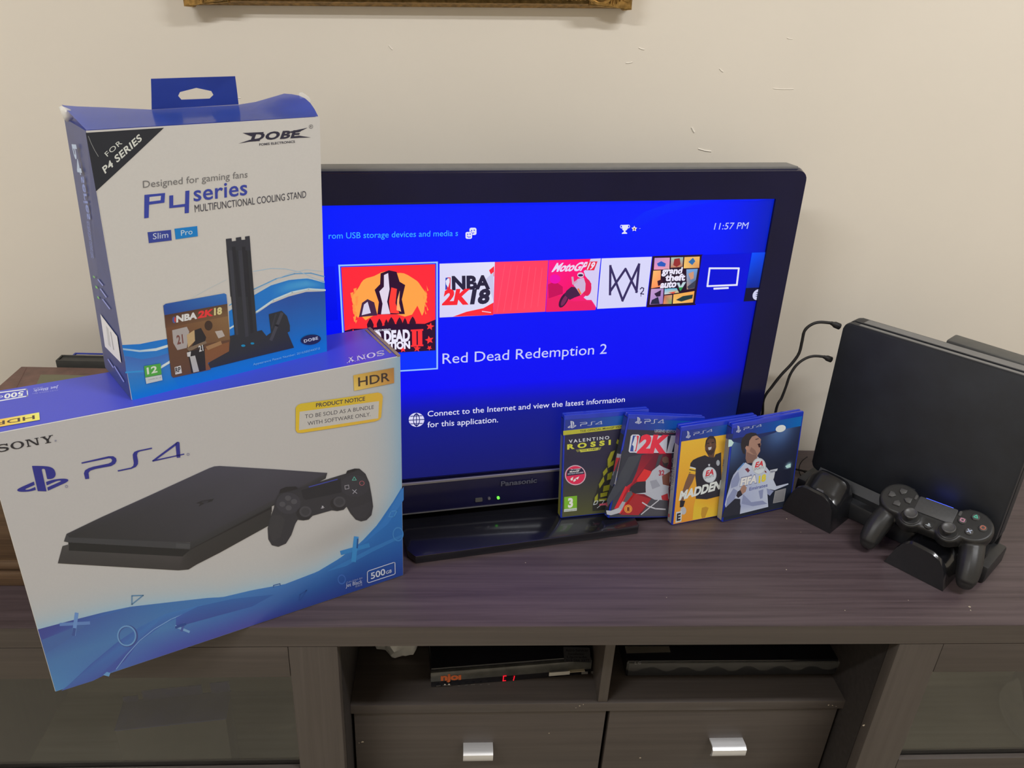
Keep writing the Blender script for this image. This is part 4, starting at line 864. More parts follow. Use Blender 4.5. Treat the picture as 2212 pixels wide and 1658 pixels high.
for q, c in (('1545,170 1600,140 1660,170 1650,210 1560,205', (40, 90, 190)), ('1770,110 1840,100 1850,180 1800,215 1755,190', (150, 50, 50)), ('1950,150 2010,95 2040,140 2000,190', (50, 110, 170)), ('1550,395 1615,370 1630,430 1560,460', (60, 20, 40)), ('1950,300 2020,270 2020,360 1980,380', (206, 150, 120)), ('1935,470 2050,380 2035,480 1950,500', (60, 64, 84)), ('1510,560 1600,510 1590,590 1540,600', (46, 30, 60)), ('1480,640 1560,600 1580,690 1460,695', (40, 40, 70)), ('1690,545 1790,530 1760,560', (226, 80, 60)), ('1790,640 1880,590 2010,570 2000,620 1860,660', (34, 60, 64))): TV.kp('T5', q, c)
for t, q in (('grand', '1605,305 1865,300 1620,225'), ('theft', '1648,392 1905,385 1660,312'), ('auto', '1582,485 1790,470 1600,400')):
    TV.kt('T5', t, q, (40, 30, 50), bold=0.11); TV.kt('T5', t, q, (236, 230, 250), bold=0.045)
TV.kp('T5', '1790,410 1840,405 1850,450 1875,402 1935,400 1850,535', (40, 40, 60)); TV.kp('T5', '1800,420 1835,415 1850,465 1880,410 1920,408 1850,520', (190, 210, 220)); TV.kp('T5', '1822,480 1880,475 1848,525', (40, 150, 70))
x0, y0, x1, y1 = sq('1515.5,550', '1604,650.6', (0, 12, 216))
TV.kline('T2', '1372,880 1604,880 1588,1012 1354,1022', 14, ws_, closed=True); TV.kline('T2', '1408,1042 1518,1036', 15, ws_)
x0, y0, x1, y1 = rect((1622, 545), (1632, 649)); ruv(TV.uv((1614, 600))[0], y0, U1, y1, [(8, 14, 110), (8, 14, 96), (10, 70, 230), (0, 80, 255)])
ruv(TV.uv((1614, 600))[0], y0, U1, y0+0.021, (18, 16, 50)); cu_, cv_ = TV.uv((1636, 635.5)); 
TV.puv([(min(U1-0.0005, cu_+0.0085*math.cos(2*math.pi*i/24)), cv_+0.0085*math.sin(2*math.pi*i/24)) for i in range(24)], (206, 206, 236))
for i, dy_ in enumerate((0.003, 0, -0.003)): TV.puv([(cu_-0.003, cv_+dy_), (cu_+0.004, cv_+dy_+0.0006), (cu_+0.004, cv_+dy_+0.0016), (cu_-0.003, cv_+dy_+0.001)], (18, 16, 50))
x0, y0, x1, y1 = rect((700, 576), (727, 690)); ruv(x0-0.1, y0, TV.uv((727, 640))[0], y1, [(0, 10, 226), (0, 14, 234), (0, 18, 242), (0, 14, 236)])
# faces icon, cup, star, clock
def rsq(cr, x0, y0, x1, y1, r, c):
    ox, oy, sc = CROP[cr]; TV.poly([((x)/sc+ox, y/sc+oy) for x, y in rrect(x0, y0, x1, y1, r)], c)
rsq('T1', 1326, 578, 1388, 642, 16, ws_); rsq('T1', 1288, 612, 1352, 678, 16, (0, 24, 255)); rsq('T1', 1291, 615, 1349, 676, 15, ws_)
for x, y in ((1310, 636), (1332, 634), (1345, 603), (1368, 600)): TV.kell('T1', x, y, 5, 6, (0, 24, 255))
TV.kline('T1', '1306,652 1318,662 1336,658', 6, (0, 24, 255)); TV.kline('T1', '1352,628 1366,622', 6, (0, 24, 255))
TV.kp('T2', '672,535 724,533 722,560 712,575 702,580 702,590 714,596 715,605 672,606 676,596 688,590 688,580 678,574', ws_); TV.kell('T2', 670, 548, 11, 14, ws_, ring=0.6); TV.kell('T2', 726, 547, 11, 14, ws_, ring=0.6)
ox, oy, sc = CROP['T2']; TV.poly([((772+(24 if i % 2 == 0 else 12)*math.sin(math.pi*i/5))/sc+ox, (565-(24 if i % 2 == 0 else 12)*math.cos(math.pi*i/5))/sc+oy) for i in range(10)], (250, 236, 220)); TV.kell('T2', 772, 567, 7, 8, (120, 90, 80))
TV.kt('T2', '-', '810,568 822,567 810,555', ws_)
TV.kt('T2', '11:57 PM', '1404,572 1672,565 1416,520', (190, 200, 250))
TV.kt('T3', 'Red Dead Redemption 2', '330,154 1552,78 330,78', (200, 204, 250))
TV.kt('T3', 'Connect to the Internet and view the latest information', '219,547 1688,437 219,507', (222, 222, 246), bold=0.004); TV.kt('T3', 'for this application.', '218,628 744,589 218,587', (222, 222, 246), bold=0.004)
TV.kell('T3', 136, 571, 58, 52, (216, 214, 246)); BG_ = (20, 24, 112)
TV.kell('T3', 136, 571, 26, 48, BG_, ring=0.78); TV.kell('T3', 136, 571, 50, 45, BG_, ring=0.995); TV.kline('T3', '80,574 192,568', 6, BG_); TV.kline('T3', '136,522 136,620', 6, BG_); TV.kline('T3', '92,545 178,540', 6, BG_); TV.kline('T3', '92,601 180,597', 6, BG_)
TV.build('screen', M_screen, tv, label='lit screen with the console home menu')

# ------------------------------------------------------------------ four game cases
GW, GD, GH = 0.135, 0.0138, 0.171
BLP = [(10, 42, 150), (8, 96, 160)]
def game_case(label, x, y, z, yaw, lean, roll):
    M = boxframe(x, y, z, yaw, lean, roll)
    t = thing('game_case', label, 'game case', M, group='blue plastic game cases standing by the television')
    bm = bmesh.new(); add_box(bm, (0.0, 0.0, 0.0), (GW, 0.0068, GH), 0.0022, M, 3); add_box(bm, (0.0006, 0.002, 0.004), (0.012, GD-0.002, GH-0.004), 0.001, M); done(bm, 'front_cover', M_blue, t)
    box('back_tray', (0.0, 0.0076, 0.0), (GW, GD, GH), M_blue, t, bev=0.0022, M=M, seg=3)
    box('tray_core', (0.002, 0.0040, 0.0020), (GW-0.002, GD-0.003, GH-0.0022), M_blue, t, bev=0.001, M=M)
    ex, ey, ez, eo = planes(M)
    P = Print(eo-ey*0.0001, ex, ez, -ey, white=(194, 184, 180), base=3e-4, step=8e-6)
    S = Print(eo-ex*0.0001, -ey, ez, -ex, white=(194, 184, 180), base=3e-4, step=8e-6)
    P.H = GH-0.0075
    S.puv([(-GD+0.0015, 0.004), (-0.0015, 0.004), (-0.0015, GH-0.006), (-GD+0.0015, GH-0.006)], (40, 40, 60))
    return t, P, S
def inlay(P, fn, nx=24, ny=30): P.grid(0.0025, 0.0025, GW-0.0035, P.H, nx, ny, fn)
def band(P, frac=0.856):
    y0, y1 = GH*frac, P.H
    P.grid(0.0025, y0, GW-0.0035, y1, 12, 1, lambda u, v: mix((34, 48, 124), (4, 92, 160), (u/GW-0.2)*1.25))
WP = (164, 162, 178)
def pads(P, cr, pad, word):
    P.kshape(cr, PADMARK, pad, PAD3, WP); P.kshape(cr, WORDMARK, word, WORD3, WP)
def spine(S, col, y1=0.855): S.puv([(-GD+0.0014, 0.0035), (-0.0014, 0.0035), (-0.0014, GH*y1), (-GD+0.0014, GH*y1)], col); S.puv([(-GD+0.0014, GH*y1), (-0.0014, GH*y1), (-0.0014, GH-0.0075), (-GD+0.0014, GH-0.0075)], (36, 48, 118))
# racing game, yellow on dark
t, P, S = game_case('leftmost blue game case, dark racing cover with yellow stripe and lettering, on the television foot', 0.1025, 0.2151, BZ+0.0004, 0.175, 0.140, -0.0053)
inlay(P, lambda u, v: mix((74, 72, 46), (40, 37, 58), (v/GH-0.05)*2.2) if v/GH < 0.55 else (38, 35, 56))
band(P); pads(P, 'G1', '240,278 248,366 312,334', '357,300 362,343 638,312')
P.kp('G1', '152,400 960,318 960,362 152,455', (160, 152, 50)); P.kt('G1', 'THE OFFICIAL MotoGP VIDEOGAME', '358,418 1030,340 358,394', (64, 60, 40), bold=0.015)
P.kt('G1', 'VALENTINO', '222,550 720,500 220,512', (188, 184, 190), bold=0.02, spacing=1.4); P.kt('G1', 'ROSSI', '200,628 738,568 200,572', (184, 178, 60), bold=0.05, spacing=1.7)
P.kp('G1', '350,630 590,604 575,640 365,664', (178, 170, 62)); P.kt('G1', 'THE GAME', '372,650 560,630 374,634', (50, 46, 50), bold=0.02, spacing=1.2)
for i in range(4): P.kline('G1', '%d,%d %d,%d' % (312+i*12, 634-i*2, 328+i*12, 660-i*2), 5, (150, 145, 60)); P.kline('G1', '%d,%d %d,%d' % (618-i*12, 602+i*2, 600-i*12, 634+i*2), 5, (150, 145, 60))
P.kell('G1', 302, 946, 130, 124, (186, 150, 160)); P.kell('G1', 302, 946, 118, 112, (196, 40, 74)); P.kp('G1', '196,900 215,876 380,858 405,890 412,930 192,958', (36, 32, 56)); P.kt('G1', 'The complete', '242,884 364,872 242,870', (190, 180, 190), bold=0.02); P.kt('G1', 'MotoGP', '232,915 350,902 232,894', (214, 208, 214), bold=0.03); P.kt('G1', '2016 Season INCLUDED', '206,940 400,918 206,926', (190, 180, 190), bold=0.02)
for q in ('240,990 275,965 268,1010 246,1012', '275,1010 300,985 310,1010 280,1030', '300,985 350,960 330,1000'): P.kp('G1', q, (220, 200, 206)); 
P.kp('G1', '163,1216 322,1200 320,1350 162,1366', (112, 158, 44)); P.kp('G1', '162,1366 320,1350 318,1384 160,1400', (178, 178, 170)); P.kt('G1', '3', '210,1342 272,1336 210,1238', (222, 222, 206), bold=0.05); P.kt('G1', 'www.pegi.info', '168,1392 312,1376 168,1378', (110, 110, 104), bold=0.01)
P.kp('G1', '830,490 862,520 860,620 800,760 770,880 760,1000 720,1140 690,1370 512,1390 515,1250 560,1150 600,1010 640,900 680,830 690,740 730,660 800,620 800,540', (44, 42, 40))
for q in ('700,750 740,660 790,640 740,780 700,840', '640,910 690,850 700,900 650,960', '720,800 780,760 770,820 700,860', '590,1060 650,960 660,1020 600,1110', '700,930 760,900 750,990 690,1010', '650,1080 730,1060 720,1130 640,1150', '540,1220 580,1170 575,1260 535,1290', '610,1170 700,1150 690,1200 610,1220', '590,1240 690,1230 680,1260 590,1270', '820,500 850,530 830,570 805,550'): P.kp('G1', q, (138, 132, 38))
P.kline('G1', '540,1265 580,1262 565,1300 525,1310', 7, (190, 190, 190), closed=True); P.kline('G1', '600,1260 660,1255 620,1310 570,1350', 7, (190, 190, 190)); P.kp('G1', '600,1300 680,1288 676,1315 595,1322', (200, 90, 110))
spine(S, [(120, 112, 34), (120, 112, 34), (104, 102, 98), (104, 102, 98)], 0.80)
P.build('cover_print', M_print, t); S.build('spine_print', M_print, t)
# basketball game
t, P, S = game_case('tilted blue game case with a dark and red basketball cover, second from left', 0.1744, 0.2080, 0.0205, 0.247, 0.150, 0.158)
inlay(P, lambda u, v: mix((58, 58, 66), (40, 38, 54), v/GH))
P.kp('G1', '1120,700 1300,660 1490,640 1480,1420 820,1430 790,1350 930,1090 1000,1040 1060,900', [(112, 26, 44), (92, 24, 42), (88, 24, 40), (70, 30, 40), (60, 40, 46), (150, 34, 44), (180, 36, 46), (168, 32, 46), (140, 30, 44)])
P.kp('G1', '1150,870 1240,900 1220,1000 960,1130 830,1345 850,1430 880,1400 1010,1200 1080,1060 1060,1000', (196, 44, 46)); P.kp('G1', '780,1360 920,1080 940,1100 830,1360', (190, 40, 48))
P.kp('G1', '1040,1180 1240,1240 1080,1440 860,1435', (150, 40, 46)); P.kp('G1', '1240,1230 1440,1250 1450,1440 1100,1445', (70, 66, 72)); P.kline('G1', '1130,1285 1200,1330 1290,1360 1410,1368', 16, (176, 168, 172)); P.kline('G1', '1115,1430 1330,1255', 12, (176, 168, 172))
P.kp('G1', '880,640 960,690 760,1090 720,1060', (48, 48, 58)); P.kp('G1', '960,720 1120,690 960,1010 700,1330 690,1250', (60, 60, 68))
band(P); pads(P, 'G1', '1065,228 1070,310 1120,290', '1150,258 1156,310 1398,300')
P.kt('G1', 'LEGEND EDITION', '1280,415 1560,424 1282,383', (150, 148, 152), bold=0.02); P.kline('G1', '1280,424 1520,434', 4, (150, 60, 70))
P.kp('G1', '1130,455 1560,462 1560,672 1040,672', (176, 170, 180)); P.kt('G1', '2K', '1062,662 1425,664 1112,462', (202, 42, 62), bold=0.06); P.kp('G1', '1440,462 1500,462 1560,660 1425,664', (40, 38, 50)); P.kt('G1', '18', '1430,660 1700,664 1480,470', (176, 170, 180), bold=0.05)
P.kp('G1', '1005,445 1080,445 1100,462 1065,655 1050,668 972,668 958,650 985,465', (184, 180, 190)); P.kp('G1', '1012,458 1050,458 1022,655 975,652', (44, 64, 130)); P.kp('G1', '1058,458 1088,462 1052,650 1030,655', (190, 50, 66)); P.kp('G1', '1035,468 1060,470 1062,530 1040,640 1015,650 1020,590 1000,570 1020,520', (188, 184, 192))
# generic player
P.kp('G1', '1375,730 1420,712 1452,735 1455,800 1420,850 1385,810 1372,770', (92, 66, 58)); P.kp('G1', '1372,770 1400,800 1450,790 1425,855 1385,825', (44, 36, 40)); P.kp('G1', '1280,870 1330,700 1380,690 1340,800 1310,900', (58, 54, 62))
P.kp('G1', '1340,820 1390,850 1470,880 1470,1010 1450,1110 1455,1240 1420,1255 1280,1250 1150,1180 1040,1175 1170,1160 1165,1020 1215,960 1250,890', (160, 156, 164)); P.kp('G1', '1370,960 1470,900 1460,1080 1380,1060', (110, 66, 56)); P.kp('G1', '1220,1020 1300,1000 1350,1080 1250,1120', (136, 132, 142)); P.kt('G1', '32', '1330,950 1400,945 1330,890', (150, 40, 56), bold=0.04)
P.kp('G1', '985,1090 1060,1030 1170,1020 1165,1160 1040,1175 965,1140', (46, 42, 50)); P.kp('G1', '940,1160 990,1140 1010,1180 930,1280 890,1275', (84, 78, 82)); P.kp('G1', '880,1270 920,1280 870,1380 820,1370', (150, 146, 152)); P.kp('G1', '680,1380 740,1385 830,1350 870,1370 850,1410 740,1440 690,1430', (166, 160, 166)); P.kp('G1', '1360,1200 1440,1170 1450,1260 1370,1250', (164, 44, 50))
P.kell('G1', 952, 1362, 50, 52, (206, 130, 62)); P.kell('G1', 952, 1362, 40, 42, (170, 90, 46), ring=0.85); P.kt('G1', '1', '938,1385 968,1386 938,1342', (110, 50, 30), bold=0.04)
spine(S, (42, 42, 52), 0.80)
S.kp('G1', '820,680 872,690 800,1065 748,1040', (160, 154, 160)); S.kp('G1', '810,730 860,735 825,900 775,900', (190, 46, 62)); S.kp('G1', '765,930 815,935 795,1040 755,1030', (186, 182, 186)); S.kp('G1', '690,1280 720,1290 705,1340 680,1320', (150, 60, 60))
P.build('cover_print', M_print, t); S.build('spine_print', M_print, t)
# American football game
t, P, S = game_case('blue game case with a bright orange yellow football cover and pale spine, third from left', 0.2797, 0.2175, 0.0004, 0.282, 0.0921, -0.0100)
inlay(P, lambda u, v: mix((226, 132, 46), (206, 156, 50), v/GH*1.2))
band(P); pads(P, 'G2', '310,402 318,490 352,462', '386,425 390,458 624,402')
SK = (84, 58, 50)
P.kp('G2', '530,590 532,640 560,690 575,720 640,730 650,660 668,600 665,520 640,470 585,470 545,520', SK); P.kp('G2', '528,600 540,520 560,485 590,462 635,465 660,500 668,560 655,545 640,500 590,495 560,520 545,575', (46, 36, 38)); P.kp('G2', '560,640 620,640 648,600 645,660 612,700 565,690 535,640', (56, 42, 42)); P.kp('G2', '566,606 612,596 605,628 578,640', (176, 168, 170))
P.kp('G2', '552,552 582,545 584,556 554,562', (40, 30, 32)); P.kp('G2', '610,543 642,536 642,548 612,553', (40, 30, 32)); P.kp('G2', '590,550 604,548 612,582 588,586', (104, 72, 60))
P.kp('G2', '440,730 530,700 570,720 640,730 660,690 730,665 730,1200 550,1245 415,1240 425,1080 410,960 415,900 335,920 350,800 380,760', (44, 40, 48)); P.kp('G2', '340,850 415,868 408,930 330,905', (216, 160, 50)); P.kp('G2', '345,840 415,858 414,872 342,854', (196, 190, 190)); P.kp('G2', '338,872 412,888 410,898 336,884', (44, 40, 48))
P.kp('G2', '332,925 412,940 372,1040 300,1170 250,1285 220,1272 250,1150 290,1025', (112, 78, 62)); P.kp('G2', '222,1262 285,1262 262,1340 218,1345', (40, 36, 42)); P.kell('G2', 262, 1385, 36, 48, (168, 162, 166))
P.kp('G2', '412,1238 550,1245 720,1205 720,1440 375,1500 390,1330', [(214, 158, 48), (206, 146, 44), (196, 140, 44), (220, 164, 50), (226, 168, 52), (222, 164, 50)]); P.kp('G2', '490,1350 540,1335 575,1350 530,1470 490,1480 480,1430', (176, 126, 44))
P.kp('G2', '568,810 592,808 590,835 572,836', (176, 172, 180)); P.kell('G2', 690, 795, 22, 36, (150, 148, 154))
P.kell('G2', 585, 942, 86, 98, (168, 166, 172)); P.kell('G2', 585, 942, 78, 90, (186, 184, 188)); P.kt('G2', 'EA', '533,960 635,932 548,895', (186, 40, 52), bold=0.04); P.kt('G2', 'SPORTS', '524,995 638,964 524,968', (110, 106, 112), bold=0.01)
P.kt('G2', 'MADDEN', '205,1256 715,1112 228,1152', (200, 196, 198), bold=0.05); P.kt('G2', '19', '738,1105 900,1060 745,1010', (200, 196, 198), bold=0.045)
P.kp('G2', '173,1402 246,1388 236,1518 164,1535', (184, 180, 180)); P.kt('G2', 'E', '178,1508 226,1498 182,1426', (44, 40, 44), bold=0.05)
spine(S, [(132, 126, 122), (140, 134, 128), (128, 122, 130), (120, 116, 124)], 0.815)
S.puv([(-GD+0.0014, GH*0.815), (-0.0014, GH*0.815), (-0.0014, GH*0.96), (-GD+0.0014, GH*0.96)], (62, 48, 104)); S.kt('G2', 'MADDEN 19', '120,850 96,1130 160,850', (90, 88, 96), bold=0.02); S.kell('G2', 145, 770, 20, 36, (110, 108, 116), ring=0.8); S.kp('G2', '80,1420 98,1428 96,1470 76,1460', (150, 60, 60))
P.build('cover_print', M_print, t); S.build('spine_print', M_print, t)
# soccer game
t, P, S = game_case('rightmost blue game case, soccer cover with a shouting player in white under floodlights', 0.3632, 0.2266, 0.0004, 0.318, 0.1050, -0.0120)
glow = [(P.uv(k('G2', '1465,370')[0]), 0.022, (205, 216, 232)), (P.uv(k('G2', '845,540')[0]), 0.018, (170, 196, 220)), (P.uv(k('G2', '1560,830')[0]), 0.008, (170, 210, 220)), (P.uv(k('G2', '1450,420')[0]), 0.05, (60, 84, 130)), (P.uv(k('G2', '840,640')[0]), 0.05, (56, 78, 120))]
def f4(u, v):
    c = mix((30, 34, 44), (28, 32, 58), v/GH)
    for q, r, g_ in glow: c = mix(c, g_, 0.95*math.exp(-((u-q[0])**2+(v-q[1])**2)/(r*r*0.36)))
    return c
inlay(P, f4, 48, 60)
P.kp('G2', '820,470 842,440 1300,370 1560,320 1400,420 1000,560 820,520', (34, 42, 84))
band(P); pads(P, 'G2', '930,336 938,420 972,392', '1004,362 1008,392 1232,340')
P.kell('G2', 1465, 372, 64, 42, (200, 206, 214), rot=-0.3); P.kp('G2', '822,505 855,510 885,545 860,590 818,600', (178, 196, 212)); P.kp('G2', '1520,835 1588,802 1588,850 1540,860', (168, 200, 206))
SK = (150, 112, 98)
P.kp('G2', '1075,500 1110,472 1165,452 1195,480 1222,505 1214,545 1222,562 1210,610 1212,650 1180,700 1170,740 1120,795 1050,800 1030,745 1040,640 1020,600', SK); P.kp('G2', '1030,745 1045,660 1110,690 1165,700 1165,740 1120,795 1050,800', (120, 88, 80)); P.kp('G2', '1100,600 1150,640 1175,700 1130,690 1080,650', (126, 92, 82)); P.kell('G2', 1052, 612, 20, 28, (160, 116, 100))
P.kp('G2', '972,570 985,500 1035,440 1100,420 1160,428 1182,462 1150,456 1110,472 1078,520 1068,590 1040,585 1022,615 1028,690 1000,680 978,620', (44, 38, 42)); P.kp('G2', '1178,560 1214,552 1214,600 1196,606', (54, 30, 34)); P.kp('G2', '1150,502 1192,490 1194,500 1155,512', (64, 46, 44))
P.kp('G2', '1030,790 1000,810 930,880 880,945 850,1020 830,1100 800,1200 775,1310 790,1360 860,1330 910,1240 950,1240 970,1330 960,1425 1310,1338 1300,1180 1330,1120 1390,1132 1560,1062 1556,1042 1410,1082 1372,1000 1330,900 1280,840 1180,715 1150,800 1100,830 1050,805', [(176, 176, 192)]*3+[(156, 156, 178)]*3+[(170, 170, 188)]*6+[(150, 152, 180)]+[(176, 176, 192)]*14)
for q in ('850,1020 940,900 960,1000 930,1080 850,1110', '800,1240 880,1110 930,1140 880,1280 790,1340', '1000,1180 1100,1280 1240,1260 1300,1300 1120,1330 980,1300', '1290,1110 1380,1140 1330,1200 1300,1180', '1190,1140 1250,1120 1240,1230 1210,1240', '1000,1010 1060,960 1010,1060'): P.kp('G2', q, (128, 130, 160))
P.kline('G2', '935,880 1010,800', 16, (96, 130, 180)); P.kp('G2', '1020,872 1055,855 1085,888 1060,916', (112, 48, 60)); P.kp('G2', '1262,888 1284,896 1290,920 1268,912', (120, 60, 60)); P.kp('G2', '1080,950 1100,935 1110,960', (70, 76, 120))
P.kell('G2', 1195, 836, 86, 102, (170, 168, 172)); P.kell('G2', 1195, 836, 76, 92, (190, 188, 192)); P.kt('G2', 'EA', '1143,852 1246,826 1160,790', (190, 44, 54), bold=0.04); P.kt('G2', 'SPORTS', '1134,890 1254,862 1134,864', (112, 108, 114), bold=0.01)
P.kt('G2', 'FIFA', '956,1084 1172,1036 972,984', (116, 116, 142), bold=0.075); P.kt('G2', 'FIFA', '962,1078 1166,1032 978,990', (214, 212, 216), bold=0.05); P.kt('G2', '18', '1190,1040 1280,1012 1194,962', (204, 180, 60), bold=0.055)
P.kt('G2', 'Emirates', '1075,1138 1300,1086 1078,1098', (84, 86, 140), bold=0.015)
P.kp('G2', '958,1130 985,1082 1012,1062 1045,1100 1030,1150 990,1182', SK); P.kp('G2', '930,1150 965,1128 992,1188 938,1228 914,1202', (44, 38, 46)); P.kp('G2', '770,1360 900,1235 965,1240 958,1425 735,1470', (40, 40, 50))
P.kp('G2', '1332,884 1428,864 1372,1000 1300,1005 1330,920', (182, 178, 184)); P.kt('G2', 'FIFA', '1336,920 1392,908 1338,898', (70, 70, 96), bold=0.03); P.kp('G2', '1396,898 1588,862 1572,1042 1416,1080 1376,1000', (26, 28, 46))
P.kp('G2', '1396,1146 1526,1110 1502,1264 1370,1290', [(126, 120, 122), (118, 112, 116), (106, 102, 104), (112, 108, 110)]); P.kline('G2', '1396,1146 1526,1110 1502,1264 1370,1290', 6, (142, 136, 136), closed=True)
spine(S, [(146, 136, 118), (150, 140, 124), (120, 116, 120), (112, 110, 120)], 0.835); S.kt('G2', 'FIFA', '750,752 735,845 772,756', (70, 68, 86), bold=0.04); S.kt('G2', '18', '735,858 728,905 758,862', (170, 146, 70), bold=0.03); S.kell('G2', 765, 712, 16, 32, (120, 118, 126), ring=0.8)
P.build('cover_print', M_print, t); S.build('spine_print', M_print, t)

# ------------------------------------------------------------------ cooling stand, console, pad
AX = np.array([0.6392, -0.7690, 0.0]); NX = np.array([0.7690, 0.6392, 0.0]); SO = np.array([0.4740, 0.2660, 0.0])
def SP(s, t, z): return Vector(SO+AX*s+NX*t+np.array([0, 0, z]))
MS = frame(SO, AX, NX, (0, 0, 1))
stand = thing('cooling_stand', 'black cooling and charging stand with two pad docks, right end of the cabinet', 'stand', frame(SO+AX*0.14+NX*0.1, AX, NX, (0, 0, 1)))
bm = bmesh.new(); add_box(bm, (-0.012, 0.062, 0.0004), (0.292, 0.1435, 0.030), 0.004, MS); done(bm, 'base', M_blackm, stand)
for d0, d1, z1, nm in ((0.0785, 0.0905, 0.050, 'front_rail'), (0.1345, 0.1430, 0.048, 'rear_rail')):
    bm = bmesh.new()
    prof = [(d0, 0.028), (d1, 0.028), (d1, z1), (d1-0.003, z1+0.002), (d0+0.003, z1-0.008), (d0, z1-0.012)] if nm == 'front_rail' else [(d0, 0.028), (d1, 0.028), (d1, z1-0.012), (d1-0.003, z1), (d0, z1)]
    add_prism(bm, prof, lambda t, z, s: SP(s, t, z), 0.012, 0.280, bev=0.0)
    done(bm, nm, M_blackm, stand)
M_dock = mat('dock_gloss_black', (0.012, 0.012, 0.014), 0.22, noise=0.15, nscale=40, coat=0.3)
def dock(s0):
    def prof(top, sh):   # outline seen from the front
        return [(0.0, 0.0004), (0.0862, 0.0004), (0.0862-sh*0.11, top*0.70), (0.0862-sh*0.2, top*0.86), (0.0862-sh*0.34, top*0.965), (0.058, top), (0.034, top*1.01), (0.026, top*0.985), (0.0175, top*0.88), (0.012, top*0.70)]
    bm = bmesh.new()
    # ribs from front to back: (depth, height, waist)
    ribs = [(0.0, 0.057, 0.06), (0.004, 0.059, 0.06), (0.010, 0.057, 0.06), (0.020, 0.046, 0.06), (0.028, 0.040, 0.06), (0.036, 0.046, 0.06), (0.046, 0.064, 0.06), (0.052, 0.068, 0.05), (0.064, 0.064, 0.05), (0.0705, 0.052, 0.05)]
    R = []
    for d, h, w in ribs: R.append([bm.verts.new(SP(s0+p[0], d, p[1])) for p in prof(h, w)])
    n = len(R[0])
    bm.faces.new(R[0]); bm.faces.new(R[-1][::-1])
    for a, b in zip(R, R[1:]):
        for i in range(n): bm.faces.new((a[i], b[i], b[(i+1) % n], a[(i+1) % n]))
    o = done(bm, 'dock', M_dock, stand, smooth=0.6)
    box('charging_plug', (s0+0.037, 0.028, 0.038), (s0+0.048, 0.033, 0.047), M_silver, o, bev=0.0008, M=MS)
    return o
def dock_low(s0):
    bm = bmesh.new()
    ribs = [(0.0, 0.050), (0.004, 0.053), (0.009, 0.051), (0.016, 0.036), (0.022, 0.030), (0.032, 0.030), (0.050, 0.036), (0.060, 0.040), (0.0705, 0.034)]
    R = []
    for d, h in ribs: R.append([bm.verts.new(SP(s0+p[0], d, p[1])) for p in [(0.0, 0.0004), (0.0862, 0.0004), (0.079, h*0.62), (0.070, h*0.88), (0.058, h*0.98), (0.034, h), (0.026, h*0.985), (0.0165, h*0.86), (0.010, h*0.62)]])
    n = len(R[0]); bm.faces.new(R[0]); bm.faces.new(R[-1][::-1])
    for a, b in zip(R, R[1:]):
        for i in range(n): bm.faces.new((a[i], b[i], b[(i+1) % n], a[(i+1) % n]))
    return done(bm, 'dock', M_dock, stand, smooth=0.6)
dock(0.0); dock_low(0.173)
# console upright in the stand
TI = math.radians(-1.2)
def KP(s, z, t):
    s_, z_ = s-0.139, z-0.040
    return SP(0.139+s_*math.cos(TI)+z_*math.sin(TI), t, 0.0425+z_*math.cos(TI)-s_*math.sin(TI))
MK = frame(SP(0.139, 0.112, 0.0305), AX, NX, (0, 0, 1))
con = thing('game_console', 'thin black game console standing upright in the cooling stand', 'game console', MK)
ol = rrect(-0.006, 0.0405, 0.282, 0.3055, 0.011, 6)
prism('thin_shell', ol, KP, 0.0930, 0.1048, M_console, con, bev=0.0022)
prism('core', rrect(-0.003, 0.0435, 0.279, 0.3025, 0.009, 5), KP, 0.1040, 0.1125, M_rubber, con)
prism('thick_shell', ol, KP, 0.1095, 0.1335, M_console, con, bev=0.0022)
prism('top_strip', [(0.016, 0.3054), (0.272, 0.3054), (0.272, 0.3058), (0.016, 0.3058)], KP, 0.0955, 0.1028, M_edge, con, label='top edge of the thin shell, its reflection painted as a grey strip')  # light reflection on the black edge, painted as a grey strip
prism('top_strip', [(0.016, 0.3054), (0.272, 0.3054), (0.272, 0.3058), (0.016, 0.3058)], KP, 0.1120, 0.1315, M_edge, con, label='grey top edge of the thick shell')
for z in (0.284, 0.226): prism('port', rrect(-0.0010, -0.006, 0.0010, 0.006, 0.0009, 2), lambda u, v, d: KP(-0.0065+d, z+v, 0.099+u*2.5), -0.0003, 0.002, M_rubber, con)
# slab behind the console
slabM = frame(SP(0.21, 0.158, 0.0), AX, NX, (0, 0, 1))
sl = thing('router_box', 'dark grey box standing upright behind the black console, only its top edge showing', 'box', slabM)
bm = bmesh.new(); add_box(bm, (0.122, 0.1445, 0.0004), (0.262, 0.180, 0.3085), 0.003, MS); done(bm, 'housing', M_grey, sl)
for i in range(8):
    bm = bmesh.new(); add_box(bm, (0.150+i*0.012, 0.1442, 0.06), (0.156+i*0.012, 0.1450, 0.11), 0.0, MS); done(bm, 'vent_slot', M_rubber, sl)

